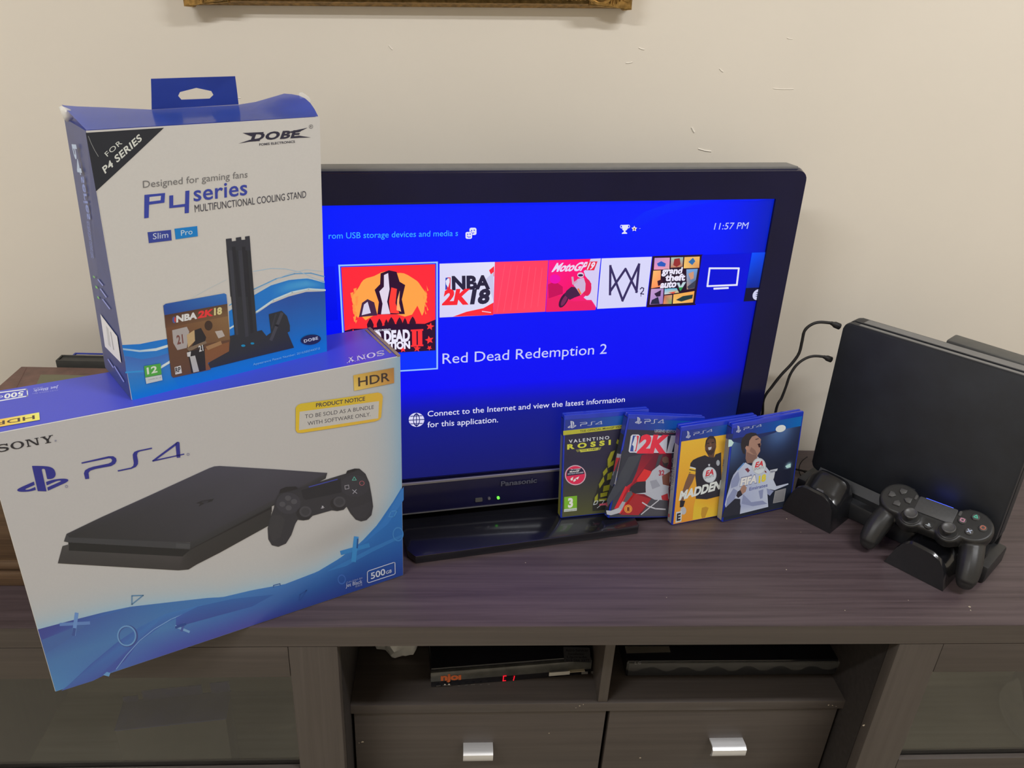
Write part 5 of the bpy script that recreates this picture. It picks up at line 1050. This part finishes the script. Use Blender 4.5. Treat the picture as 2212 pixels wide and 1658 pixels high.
# pad
ca_, ct_ = -0.8165, 1.1013; cr_ = 0.0534
ex0 = np.array([math.cos(ca_), math.sin(ca_), 0]); ou = np.array([math.sin(ca_), -math.cos(ca_), 0])
en = math.cos(ct_)*ou+math.sin(ct_)*np.array([0, 0, 1.0]); ey0 = np.cross(en, ex0)
ex = math.cos(cr_)*ex0+math.sin(cr_)*ey0; ey = -math.sin(cr_)*ex0+math.cos(cr_)*ey0
PO = np.array([0.6379, 0.1350, 0.0803])
MP = frame(PO, ex, ey, en)
pad = thing('game_controller', 'black wireless game controller resting face up on the front dock, blue light bar glowing', 'game controller', MP)
bm = bmesh.new()
def add_ell(c, r, seg=18):
    bmesh.ops.create_uvsphere(bm, u_segments=seg, v_segments=12, radius=1.0, matrix=Matrix.Translation(c) @ Matrix.Diagonal((r[0], r[1], r[2], 1)))
add_box(bm, (-0.044, -0.0235, -0.023), (0.044, 0.0285, -0.0010), 0.006)
for s in (-1, 1):
    add_lathe(bm, [(0.0, -0.026), (0.022, -0.026), (0.0275, -0.020), (0.0285, -0.008), (0.0275, -0.0018), (0.0255, 0.0), (0.0, 0.0005)], Matrix.Translation((s*0.050, 0.012, 0)), 28)
    add_lathe(bm, [(0.0, -0.020), (0.0165, -0.018), (0.0165, -0.002), (0.0150, 0.0), (0.0, 0.0)], Matrix.Translation((s*0.026, -0.0135, 0)), 24)
    path = smooth_path([(s*0.052, 0.016, -0.020), (s*0.057, 0.002, -0.0215), (s*0.0615, -0.018, -0.0235), (s*0.0655, -0.036, -0.029), (s*0.0675, -0.050, -0.036), (s*0.068, -0.058, -0.041)], 5)
    rad = [0.0115+0.0055*math.sin(math.pi*min(1, i/(len(path)-1)*0.72+0.20)) for i in range(len(path))]; rad[-1] = 0.009; rad[-2] = 0.0125
    add_tube(bm, path, rad, 14)
    add_ell((s*0.0678, -0.0575, -0.0405), (0.0122, 0.0095, 0.0115))
    add_ell((s*0.049, 0.031, -0.014), (0.019, 0.010, 0.011))
me = bpy.data.meshes.new('pad_raw'); bm.to_mesh(me); bm.free()
tmp = bpy.data.objects.new('pad_raw', me); COL.objects.link(tmp)
md = tmp.modifiers.new('r', 'REMESH'); md.mode = 'VOXEL'; md.voxel_size = 0.0014
md = tmp.modifiers.new('s', 'SMOOTH'); md.factor = 0.5; md.iterations = 7
dg = bpy.context.evaluated_depsgraph_get(); mm = bpy.data.meshes.new_from_object(tmp.evaluated_get(dg))
bpy.data.objects.remove(tmp)
mm.name = 'shell'; mm.materials.clear(); M_pad = mat('pad_black', (0.022, 0.022, 0.022), 0.42, noise=0.1, nscale=120, bump=0.05, bscale=1500)
mm.materials.append(M_pad); mm.shade_smooth()
put(bpy.data.objects.new('shell', mm), pad)
def loc(bm, name, m, label=None, smooth=0.6, parent=None): return done(bm, name, m, parent or pad, smooth=smooth, world=False, label=label)
bm = bmesh.new(); add_prism(bm, rrect(-0.0265, 0.0, 0.0265, 0.0275, 0.002, 3), lambda u, v, d: Vector((u, v, d)), -0.003, 0.0009, bev=0.0006); loc(bm, 'touchpad', mat('touchpad_grey', (0.060, 0.060, 0.060), 0.45, noise=0.1, nscale=300))
bm = bmesh.new(); add_prism(bm, [(-0.019, -0.004), (0.019, -0.004), (0.013, -0.014), (-0.013, -0.014)], lambda u, v, d: Vector((u, 0.0296+d, v)), -0.004, 0.0016); loc(bm, 'light_bar', emis('blue_light', (0.05, 0.10, 1.0), 1.6), label='glowing blue light bar')
M_btn = mat('pad_button', (0.075, 0.074, 0.072), 0.4, noise=0.08, nscale=200)
for dx_, dy_, rz in ((0, 0.0115, 0), (0, -0.0115, 180), (-0.0115, 0, 90), (0.0115, 0, -90)):
    bm = bmesh.new(); add_prism(bm, [(-0.0048, 0.0045), (-0.0048, -0.0012), (0, -0.0058), (0.0048, -0.0012), (0.0048, 0.0045)], lambda u, v, d: Vector((u, v, d)), -0.002, 0.0028, bev=0.0008)
    bm.transform(Matrix.Translation((-0.050+dx_, 0.012+dy_, 0)) @ Matrix.Rotation(math.radians(rz), 4, 'Z')); loc(bm, 'direction_button', M_btn)
for dx_, dy_, nm, c in ((0, 0.0135, 'green', (0.10, 0.52, 0.36)), (0.0135, 0, 'orange red', (0.62, 0.20, 0.13)), (0, -0.0135, 'pale blue', (0.42, 0.48, 0.62)), (-0.0135, 0, 'pink', (0.58, 0.26, 0.36))):
    bm = bmesh.new(); add_lathe(bm, [(0.0, -0.002), (0.0054, -0.002), (0.0054, 0.0020), (0.0046, 0.0028), (0.0, 0.0030)], Matrix.Translation((0.050+dx_, 0.012+dy_, 0)), 18); b_ = loc(bm, 'action_button', M_btn, label='round button with a %s symbol' % nm)
    m_ = mat('symbol_'+nm.replace(' ', '_'), c, 0.45, noise=0.05)
    bm = bmesh.new(); q = (0.050+dx_, 0.012+dy_); h = 0.0031
    def stroke(a, b, w=0.0014):
        a, b = Vector((*a, 0)), Vector((*b, 0)); d = (b-a).normalized(); nn_ = Vector((-d.y, d.x, 0))*w/2
        bm.faces.new([bm.verts.new((q[0]+p.x, q[1]+p.y, h)) for p in (a-d*w/3+nn_, a-d*w/3-nn_, b+d*w/3-nn_, b+d*w/3+nn_)])
    r_ = 0.0030
    if nm == 'green': P3 = [(0, r_), (-r_*0.9, -r_*0.6), (r_*0.9, -r_*0.6)]; [stroke(P3[i], P3[(i+1) % 3]) for i in range(3)]
    elif nm == 'pink': P4 = [(-r_*.8, -r_*.8), (r_*.8, -r_*.8), (r_*.8, r_*.8), (-r_*.8, r_*.8)]; [stroke(P4[i], P4[(i+1) % 4]) for i in range(4)]
    elif nm == 'pale blue': stroke((-r_*.8, -r_*.8), (r_*.8, r_*.8)); stroke((-r_*.8, r_*.8), (r_*.8, -r_*.8))
    else: P8 = [(r_*math.cos(i*math.pi/6), r_*math.sin(i*math.pi/6)) for i in range(12)]; [stroke(P8[i], P8[(i+1) % 12]) for i in range(12)]
    loc(bm, 'symbol', m_, smooth=0, parent=b_)
for s in (-1, 1):
    bm = bmesh.new(); add_lathe(bm, [(0.0, -0.003), (0.0135, -0.003), (0.0135, 0.0012), (0.012, 0.0022), (0.0, 0.0018)], Matrix.Translation((s*0.026, -0.0135, 0)), 24); st = loc(bm, 'stick_well', M_pad)
    bm = bmesh.new(); add_lathe(bm, [(0.0, 0.0), (0.0060, 0.0), (0.0056, 0.0070), (0.0080, 0.0085), (0.0092, 0.0100), (0.0092, 0.0116), (0.0080, 0.0124), (0.0065, 0.0112), (0.0, 0.0108)], Matrix.Translation((s*0.026, -0.0135, 0)), 24); loc(bm, 'thumbstick', M_btn, smooth=0.8, parent=st)
    bm = bmesh.new(); add_prism(bm, rrect(-0.0018, -0.0045, 0.0018, 0.0045, 0.0016, 4), lambda u, v, d: Vector((s*0.0305+u, 0.0225+v, d)), -0.001, 0.0014); loc(bm, 'menu_button', M_btn)
    bm = bmesh.new(); add_prism(bm, [(s*0.034, 0.030), (s*0.064, 0.028), (s*0.066, 0.034), (s*0.060, 0.039), (s*0.038, 0.0395)], lambda u, v, d: Vector((u, v, d)), -0.011, -0.003, bev=0.002); loc(bm, 'bumper', M_blackm)
    bm = bmesh.new(); add_prism(bm, [(s*0.036, 0.030), (s*0.063, 0.029), (s*0.062, 0.041), (s*0.040, 0.042)], lambda u, v, d: Vector((u, v, d)), -0.026, -0.013, bev=0.003); loc(bm, 'trigger', M_blackm)
bm = bmesh.new(); add_lathe(bm, [(0.0, -0.002), (0.0062, -0.002), (0.0062, 0.0010), (0.0, 0.0014)], Matrix.Translation((0, -0.0155, 0)), 18); hb = loc(bm, 'home_button', M_pad)
PB = Print(PO+en*0.0013-ey*0.0155, ex, ey, en, base=2e-4); sc_ = 0.0072/24
for p_ in PADMARK: PB.puv([((x-12)*sc_, -(y-12)*sc_) for x, y in p_], (176, 184, 188)); PB.h -= PB.step
PB.build('home_mark', M_printm, hb, label='pale symbol on the home button')
bm = bmesh.new()
for i in range(7):
    for j in range(3):
        bmesh.ops.create_circle(bm, cap_ends=True, segments=6, radius=0.0006, matrix=Matrix.Translation((-0.006+i*0.002, -0.0040-j*0.002, 0.0004)))
loc(bm, 'speaker_holes', M_rubber, smooth=0)['kind'] = 'stuff'

# ------------------------------------------------------------------ cables
def cable(name, label, px, y, r, m, plug=None, tail=()):
    pts = [ony(p, y) for p in px]+[np.array(t) for t in tail]
    t = thing(name, label, 'cable', Matrix.Translation(Vector(pts[-1])))
    tube('cord', pts, r, m, t, seg=8)
    if plug:
        a, b = Vector(ony(plug[0], y)), Vector(ony(plug[1], y)); d = (b-a)/4
        bm = bmesh.new(); add_tube(bm, [a, a+d, a+d*2, a+d*3, b], [r*1.25, r*1.5, r*2.2, r*2.2, r*2.2], 10); done(bm, 'plug', m, t, smooth=0.6)
    return t
YC = 0.355
cable('cable', 'upper black cable looping from the back of the console down behind the television', k('R1', '660,140 560,133 490,156 440,205 420,290 395,385 335,470 255,555 180,650 110,755'), YC, 0.0024, M_rubber, plug=(k('R1', '655,140')[0], k('R1', '722,168')[0]), tail=((0.455, 0.375, 0.10), (0.42, 0.40, 0.006)))
cable('cable', 'lower black cable curving from the back of the console down behind the rightmost game case', k('R1', '600,412 520,406 450,425 380,475 325,555 290,655 255,745 215,825'), YC-0.008, 0.0022, M_rubber, plug=(k('R1', '595,412')[0], k('R1', '655,435')[0]), tail=((0.470, 0.352, 0.07), (0.462, 0.356, 0.006)))
def zc(px, z): return onz(px, z)
t = thing('usb_cable', 'short black cable lying on the cabinet between the rightmost case and the stand', 'cable', Matrix.Translation(Vector(onz(k('R1', '345,1310')[0], 0.004))))
pts = [onz(p, z) for p, z in zip(k('R1', '250,1275 345,1312 440,1335 500,1362 530,1375'), (0.003, 0.003, 0.005, 0.010, 0.016))]
tube('cord', pts, 0.0018, M_rubber, t); bm = bmesh.new(); a, b = Vector(pts[2]), Vector(pts[3]); add_tube(bm, [a, a.lerp(b, .5), b], [0.0026, 0.0036, 0.0036], 8); done(bm, 'plug', M_rubber, t)
t = thing('thin_wire', 'thin dark wire looping out beside the lower left corner of the console', 'cable', Matrix.Translation(Vector(onz(k('R1', '440,1395')[0], 0.02))))
pts = [onplane(p, SP(-0.012, 0.085, 0), (0, 1, 0)) for p in k('R1', '465,1218 425,1248 400,1290 397,1335 410,1370 440,1402')]
tube('cord', pts, 0.0008, M_rubber, t, seg=6)

# ------------------------------------------------------------------ left rear: wooden chest with books on it
chx0, chx1, chy0, chy1 = -0.84, -0.43, 0.076, 0.265
ch = thing('wooden_chest', 'brown wooden chest with a stepped plinth, at the left behind the large carton', 'chest', Matrix.Translation((-0.63, 0.19, 0.0004)))
box('plinth', (chx0, chy0, 0.0004), (chx1, chy1, 0.022), M_chest, ch, bev=0.002)
box('moulding', (chx0+0.004, chy0+0.004, 0.022), (chx1-0.004, chy1-0.004, 0.036), M_chest, ch, bev=0.005)
box('body', (chx0+0.010, chy0+0.010, 0.036), (chx1-0.010, chy1-0.010, 0.150), M_chest, ch, bev=0.002)
box('chest_lid', (chx0+0.004, chy0+0.004, 0.1505), (chx1-0.004, chy1-0.004, 0.172), M_chest, ch, bev=0.004)
def book(label, x0, y0, x1, y1, z0, z1, yaw, cover, group='books beside the wooden chest'):
    c = ((x0+x1)/2, (y0+y1)/2); M = Matrix.Translation((*c, z0)) @ Matrix.Rotation(yaw, 4, 'Z'); w, d, h = (x1-x0)/2, (y1-y0)/2, z1-z0
    t = thing('book', label, 'book', M, group)
    ct = min(0.004, h*0.16)
    box('cover_board', (-w, -d, h-ct), (w, d, h), cover, t, bev=0.001, M=M); box('cover_board', (-w, -d, 0), (w, d, ct), cover, t, bev=0.001, M=M)
    box('spine', (-w, -d, ct*0.5), (-w+ct, d, h-ct*0.5), cover, t, bev=0.001, M=M); box('page_block', (-w+ct, -d+0.004, ct), (w-0.004, d-0.004, h-ct), M_paper, t, M=M)
    return t, M, w, d, h
M_dark = mat('dark_book_cover', (0.045, 0.045, 0.042), 0.55, noise=0.2, nscale=50)
M_bluebk = mat('blue_booklet_cover', (0.04, 0.06, 0.34), 0.4, noise=0.3, nscale=18)
z1 = 0.236
q = onz((46, 791), z1)
t, M, w, d, h = book('thick brown hardback album with a green label, on the wooden chest', q[0], 0.10, -0.425, q[1], 0.1724, z1, 0.0, M_brownbook)
P = Print((0, 0, z1), (1, 0, 0), (0, 1, 0), (0, 0, 1), base=2e-4); P.kp('P', '88,809 120,809 230,812 215,845 72,845', (120, 118, 92)); P.build('cover_label', M_printm, t, label='dull green label on the cover')
P = Print((0, 0, z1), (1, 0, 0), (0, 1, 0), (0, 0, 1), base=2e-4); P.line([(57, 793), (34, 838)], 1.6, (120, 88, 80)); P.build('hinge_groove', M_printm, t)
def upright(label, px, y0, y1, x1, cover, pages):
    zt_ = ony(px, y0)[2]; x0 = ony(px, y0)[0]
    M = Matrix.Translation(((x0+x1)/2, (y0+y1)/2, 0.0004)); w, d, h = (x1-x0)/2, (y1-y0)/2, zt_-0.0004
    t = thing('book', label, 'book', M, 'books beside the wooden chest')
    box('cover_board', (-w, -d, 0), (w, -d+0.003, h), cover, t, bev=0.001, M=M); box('cover_board', (-w, d-0.003, 0), (w, d, h), cover, t, bev=0.001, M=M)
    box('spine', (-w, -d+0.001, 0), (-w+0.003, d-0.001, h), cover, t, bev=0.001, M=M); box('page_block', (-w+0.003, -d+0.003, 0.003), (w-0.004, d-0.003, h-0.002), pages, t, M=M)
    return M, x0, zt_
upright('dark book standing upright behind the brown album', (119, 778), 0.272, 0.292, -0.44, M_dark, M_dark)
MB2, bx0, bzt = upright('blue book standing upright at the back, behind the dark book', (150, 771.5), 0.300, 0.318, -0.44, M_bluebk, M_paper)
# ------------------------------------------------------------------ gilt picture frame on the wall
fa = ony((395, 12), WALLY-0.03); fb = ony((1366, 20), WALLY-0.03)
fang = math.atan2(fb[2]-fa[2], fb[0]-fa[0]); fw = math.hypot(fb[0]-fa[0], fb[2]-fa[2])
fe = np.array([math.cos(fang), 0, math.sin(fang)]); fu = np.array([-math.sin(fang), 0, math.cos(fang)])
ff = lambda u, v, d: Vector(np.array([fb[0], WALLY, fb[2]])+fe*(u-fw)+fu*v-np.array([0, d, 0]))
FH = 0.46; FWd = 0.055
pic = thing('picture_frame', 'ornate gold picture frame hanging slightly crooked on the wall, only its lower edge in view', 'picture frame', frame(ff(fw/2, 0, 0), fe, (0, 1, 0), fu))
def rail(name, u0, u1, v0, v1, horizontal):
    prof = [(0.0, 0.0), (0.004, 0.010), (0.006, 0.020), (0.011, 0.024), (0.014, 0.022), (0.022, 0.026), (0.032, 0.030), (0.042, 0.024), (0.050, 0.016), (0.055, 0.008), (0.055, 0.0)]
    bm = bmesh.new()
    if horizontal:
        lo = v0 < v1
        add_prism(bm, prof, lambda a, d, l: ff(l, v0+(a if lo else -a), 0.002+d), u0, u1)
    else:
        lo = u0 < u1
        add_prism(bm, prof, lambda a, d, l: ff(u0+(a if lo else -a), l, 0.002+d), v0, v1)
    return done(bm, name, M_gold, pic, smooth=0.5)
br = rail('frame_rail', 0.0, fw, 0.0, 1.0, True); rail('frame_rail', 0.0, fw, FH, 0.0, True)
rail('frame_rail', 0.0, 1.0, FWd*0.98, FH-FWd*0.98, False); rail('frame_rail', fw, 0.0, FWd*0.98, FH-FWd*0.98, False)
bm = bmesh.new(); add_prism(bm, [(FWd, FWd), (fw-FWd, FWd), (fw-FWd, FH-FWd), (FWd, FH-FWd)], lambda u, v, d: ff(u, v, d), 0.003, 0.008); done(bm, 'canvas', mat('canvas_beige', (0.35, 0.3, 0.22), 0.8, noise=0.3, nscale=8), pic)
bm = bmesh.new()
for r0, dd, vv, rr in ((0.0062, 0.0255, 0.0125, 0.0026), (0.0062, 0.0310, 0.030, 0.0024)):
    for i in range(int((fw-0.10)/r0)):
        u = 0.05+i*r0
        bmesh.ops.create_icosphere(bm, subdivisions=1, radius=rr, matrix=Matrix.Translation(ff(u, vv, dd)))
done(bm, 'bead_row', M_gold, br, smooth=1.5)['kind'] = 'stuff'
def corner(cu_, sgn):
    bm = bmesh.new()
    for R0, rt, c, a0, a1 in ((0.016, 0.0026, (0.045, 0.020), 180, 360), (0.010, 0.0024, (0.045, 0.020), 150, 390), (0.0045, 0.0030, (0.045, 0.020), 0, 350), (0.0065, 0.0022, (0.008, 0.016), 120, 420), (0.020, 0.0022, (0.022, 0.030), 200, 330)):
        pth = []
        for i in range(17):
            a = math.radians(a0+(a1-a0)*i/16); pth.append(ff(cu_-sgn*(c[0]+R0*math.cos(a)), c[1]+R0*0.8*math.sin(a), 0.031))
        add_tube(bm, pth, rt, 6)
    for i in range(5):
        bmesh.ops.create_uvsphere(bm, u_segments=8, v_segments=6, radius=1, matrix=Matrix.Translation(ff(cu_-sgn*(0.018+i*0.0045), 0.009+0.003*abs(i-2), 0.029)) @ Matrix.Diagonal((0.0016, 0.003, 0.006, 1)))
    add_prism(bm, [(0, -0.001), (0.012, -0.002), (0.016, 0.004), (0.03, 0.001), (0.06, 0.004), (0.06, 0.03), (0.03, 0.05), (0.001, 0.05)], lambda u, v, d: ff(cu_-sgn*u, v, d), 0.012, 0.0285, bev=0.003)
    done(bm, 'corner_ornament', M_gold, pic, smooth=0.9)
corner(fw, 1); corner(0.0, -1)

# ------------------------------------------------------------------ inside the cabinet: left open compartment
zf = SZ+0.0004
p1, p2 = onz((930, 1486), zf), onz((1291, 1456), zf); e1 = (p2-p1); bw = np.linalg.norm(e1); e1 = e1/bw; e2 = np.array([-e1[1], e1[0], 0])
# the divider hides the box's right end
bw = min(bw, (dx0-0.004-p1[0])/e1[0])
fh_ = ony((930, 1452), p1[1])[2]-zf
MB_ = frame(p1, e1, e2, (0, 0, 1))
stb = thing('decoder_box', 'flat black decoder box with orange lettering and red display, in the left open shelf', 'decoder', frame(p1+e1*bw/2+e2*0.09, e1, e2, (0, 0, 1)))
box('casing', (0.001, 0.004, 0.004), (bw-0.001, 0.185, fh_+0.004), M_black, stb, bev=0.0015, M=MB_)
box('front_strip', (0, -0.001, fh_*0.42), (bw, 0.005, fh_), mat('decoder_front_grey', (0.085, 0.086, 0.080), 0.25, noise=0.25, nscale=60, coat=0.3), stb, bev=0.0008, M=MB_)
box('lower_strip', (0.001, 0.001, 0.001), (bw-0.001, 0.006, fh_*0.42), M_black, stb, bev=0.0008, M=MB_)
for i, (a, b) in enumerate(((0.01, 0.02), (bw-0.03, 0.02), (0.01, 0.16), (bw-0.03, 0.16))): box('rubber_foot', (a, b, 0.0), (a+0.016, b+0.012, 0.0042), M_rubber, stb, M=MB_)
P = Print(p1-e2*0.001, e1, np.array([0, 0, 1.0]), -e2, base=4e-4)
P.kt('B2', 'njoı', '828,352 985,343 828,306', (200, 100, 52), bold=0.05)
for q in ((860, 384), (892, 382)): P.kell('B2', q[0], q[1], 7, 6, (200, 196, 188))
for q in ('845,390 905,388', '795,394 825,392', '962,392 975,392', '1015,388 1038,386', '1062,384 1092,382', '1130,384 1142,384', '1192,382 1205,380'): P.kline('B2', q, 4, (110, 108, 104))
P.build('front_lettering', M_printm, stb, label='orange maker lettering and small symbols')['kind'] = 'stuff'
P = Print(p1-e2*0.001, e1, np.array([0, 0, 1.0]), -e2, base=4e-4)
P.kp('B2', '1912,272 1925,272 1930,282 1962,284 1962,302 1912,304', (120, 118, 116)); P.kp('B2', '1985,282 2018,280 2016,300 1988,300', (96, 95, 92))
P.build('panel_symbols', M_printm, stb, label='small grey interface symbols')['kind'] = 'stuff'
P = Print(p1-e2*0.001, e1, np.array([0, 0, 1.0]), -e2, base=5e-4)
for q in ('1310,318 1332,316', '1312,320 1308,352', '1306,354 1328,352', '1396,318 1388,350'): P.kline('B2', q, 7, (255, 30, 50))
P.build('red_display', M_screen, stb, label='red lit channel digits')
zt = zf+fh_+0.004
P = Print((0, 0, zt), e1, e2, (0, 0, 1), base=3e-4); P.kp('B2', '1772,95 1975,102 1985,217 1780,210', (86, 86, 90))
for t_, q in (('Astro Services', '1790,132 1965,132 1788,112'), ('Installation', '1812,158 1935,158 1810,142'), ('Upgrade', '1800,182 1955,182 1800,166'), ('013-266 3377', '1795,210 1975,208 1793,192')): P.kt('B2', t_, q, (38, 38, 42), bold=0.02)
P.build('shop_sticker', M_printm, stb, label='grey sticker with phone lettering')
a = onplane(k('B2', '1682,350')[0], p1-e2*0.02, -e2); b = onplane(k('B2', '1955,345')[0], p1-e2*0.02, -e2)
sc = thing('smart_card', 'cream access card poking out of the decoder front', 'card', frame(a, e1, e2, (0, 0, 1)))
la = (a-p1)@e1; lb = (b-p1)@e1; zc_ = (a[2]+b[2])/2-zf
M_cream = mat('cream_card', (0.52, 0.46, 0.33), 0.5, noise=0.1, nscale=40)
box('card', (la, -0.0055, zc_-0.0010), (lb, 0.0009, zc_+0.0002), M_cream, sc, M=MB_)
box('chip', (la+0.002, -0.0052, zc_+0.0003), (la+0.03, -0.0010, zc_+0.0006), M_silver, sc, M=MB_)
bm = bmesh.new(); add_box(bm, (la-0.001, -0.0062, zc_-0.004), (la+0.032, -0.0057, zc_+0.003), 0.0, MB_); done(bm, 'clear_sleeve', M_tape, sc)
# crumpled bag
bp = onz((868, 1408), zf)
bp = ony((866, 1400), 0.20)
bm = bmesh.new()
bmesh.ops.create_icosphere(bm, subdivisions=4, radius=1.0)
rn = random.Random(8)
from mathutils import noise as mn
for v in bm.verts:
    n_ = mn.noise(v.co*2.2)*0.28+mn.noise(v.co*6)*0.12
    v.co = v.co*(1+n_)
bz = (zf+0.002)
bq = onz((866, 1424), bz); bag_c = Vector((bq[0]-0.002, bq[1]+0.048, bz+0.022))
for v in bm.verts: v.co = Vector((bag_c.x+v.co.x*0.042-max(0, v.co.z)*0.01, bag_c.y+v.co.y*0.047, max(bz, bag_c.z+v.co.z*0.045)))
o = done(bm, 'plastic_bag', M_bag, None, smooth=0.9); tag(o, 'crumpled clear white plastic bag at the back of the left open shelf', 'bag')

# right open compartment: disc player still in its plastic wrap
q1 = onz((1350, 1450), zf); q2 = onz((1800, 1452), zf)
py = 0.118; fl = ony(k('B3', '125,300')[0], py); fr = ony(k('B3', '1230,290')[0], py); hh = 0.037
dv = thing('disc_player', 'black disc player in loose clear wrap, in the right open shelf', 'disc player', Matrix.Translation((0.35, py+0.1, zf)))
X0, X1 = fl[0], fr[0]
box('casing', (X0, py, zf+0.004), (X1, py+0.20, zf+hh), M_black, dv, bev=0.002)
box('front_strip', (X0+0.002, py-0.003, zf+0.008), (X1-0.002, py+0.001, zf+hh-0.003), M_blackm, dv, bev=0.001)
for a in (X0+0.015, X1-0.035): box('rubber_foot', (a, py+0.02, zf), (a+0.02, py+0.035, zf+0.0042), M_rubber, dv)
P = Print((0, py-0.003, 0), (1, 0, 0), (0, 0, 1), (0, -1, 0), base=4e-4); P.kt('B3', 'L', '172,252 186,251 172,238', (96, 96, 98), bold=0.03); P.build('letter', M_printm, dv)
P = Print((0, py-0.003, 0), (1, 0, 0), (0, 0, 1), (0, -1, 0), base=4e-4); P.kt('B3', 'G', '189,252 205,251 189,238', (96, 96, 98), bold=0.03); P.build('letter', M_printm, dv)
P = Print((0, 0, zf+hh), (1, 0, 0), (0, 1, 0), (0, 0, 1), base=3e-4); P.kp('B3', '120,158 352,158 360,190 130,196', (112, 108, 100)); P.build('top_label', M_printm, dv, label='pale paper label')
bm = bmesh.new()
N_x, N_y = 60, 6; rn = random.Random(2)
vs = [[bm.verts.new((X0-0.002+(X1-X0+0.004)*i/N_x, py-0.0045-0.002*rn.random()*(j > 0), zf+hh+0.0015-(hh-0.012)*j/N_y*(0.55+0.2*math.sin(i*0.7)))) for i in range(N_x+1)] for j in range(N_y+1)]
for j in range(N_y):
    for i in range(N_x): bm.faces.new((vs[j][i], vs[j][i+1], vs[j+1][i+1], vs[j+1][i]))
done(bm, 'plastic_wrap', mat('clear_wrap', (0.75, 0.75, 0.72), 0.25, noise=0.02, alpha=0.07), dv, smooth=0.4)

# behind the left glass: carton with a blue top
zt = -0.36
c1, c2, c3, c4 = onz(k('B1', '767,598')[0], zt), onz(k('B1', '1500,520')[0], zt), onz(k('B1', '1522,345')[0], zt), onz(k('B1', '832,400')[0], zt)
e1 = (c2-c1); w_ = np.linalg.norm(e1); e1 = e1/w_; e2 = np.array([-e1[1], e1[0], 0]); dpt = 0.5*((c3-c2)@e2+(c4-c1)@e2)
MX = frame((c1[0], c1[1], FLOORZ+0.0705), e1, e2, (0, 0, 1)); hb_ = zt-(FLOORZ+0.0705)
bx_ = thing('carton', 'brown carton with a dark blue top, behind the left glass door', 'box', MX)
box('carton_body', (0, 0, 0), (w_, dpt, hb_-0.001), M_browncard, bx_, bev=0.001, M=MX)
box('lid', (-0.001, -0.001, hb_-0.0009), (w_+0.001, dpt+0.001, hb_+0.0015), M_bluecard, bx_, bev=0.0005, M=MX)
for a, b, hgt in ((0.0, 0.14, 0.012), (0.18, 0.74, 0.022), (0.82, 1.0, 0.024)):
    box('rear_flap', (w_*a, dpt-0.002, hb_), (w_*b, dpt, hb_+hgt), M_bluecard, bx_, M=MX)
qx = onz((2165, 1490), FLOORZ+0.09); trx, try_ = qx[0]+0.075, min(qx[1]+0.06, 0.29)
rc = thing('storage_tray', 'pale shallow tray behind the right glass door', 'tray', Matrix.Translation((0.86, 0.24, FLOORZ+0.0705)))
bm = bmesh.new(); add_lathe(bm, [(0.10, 0), (0.13, 0.035), (0.135, 0.036), (0.128, 0.034), (0.10, 0.004), (0, 0.003)], Matrix.Translation((trx, try_, FLOORZ+0.0706)), 36); done(bm, 'tray_bowl', mat('pale_tray', (0.45, 0.42, 0.34), 0.4, noise=0.05), rc)
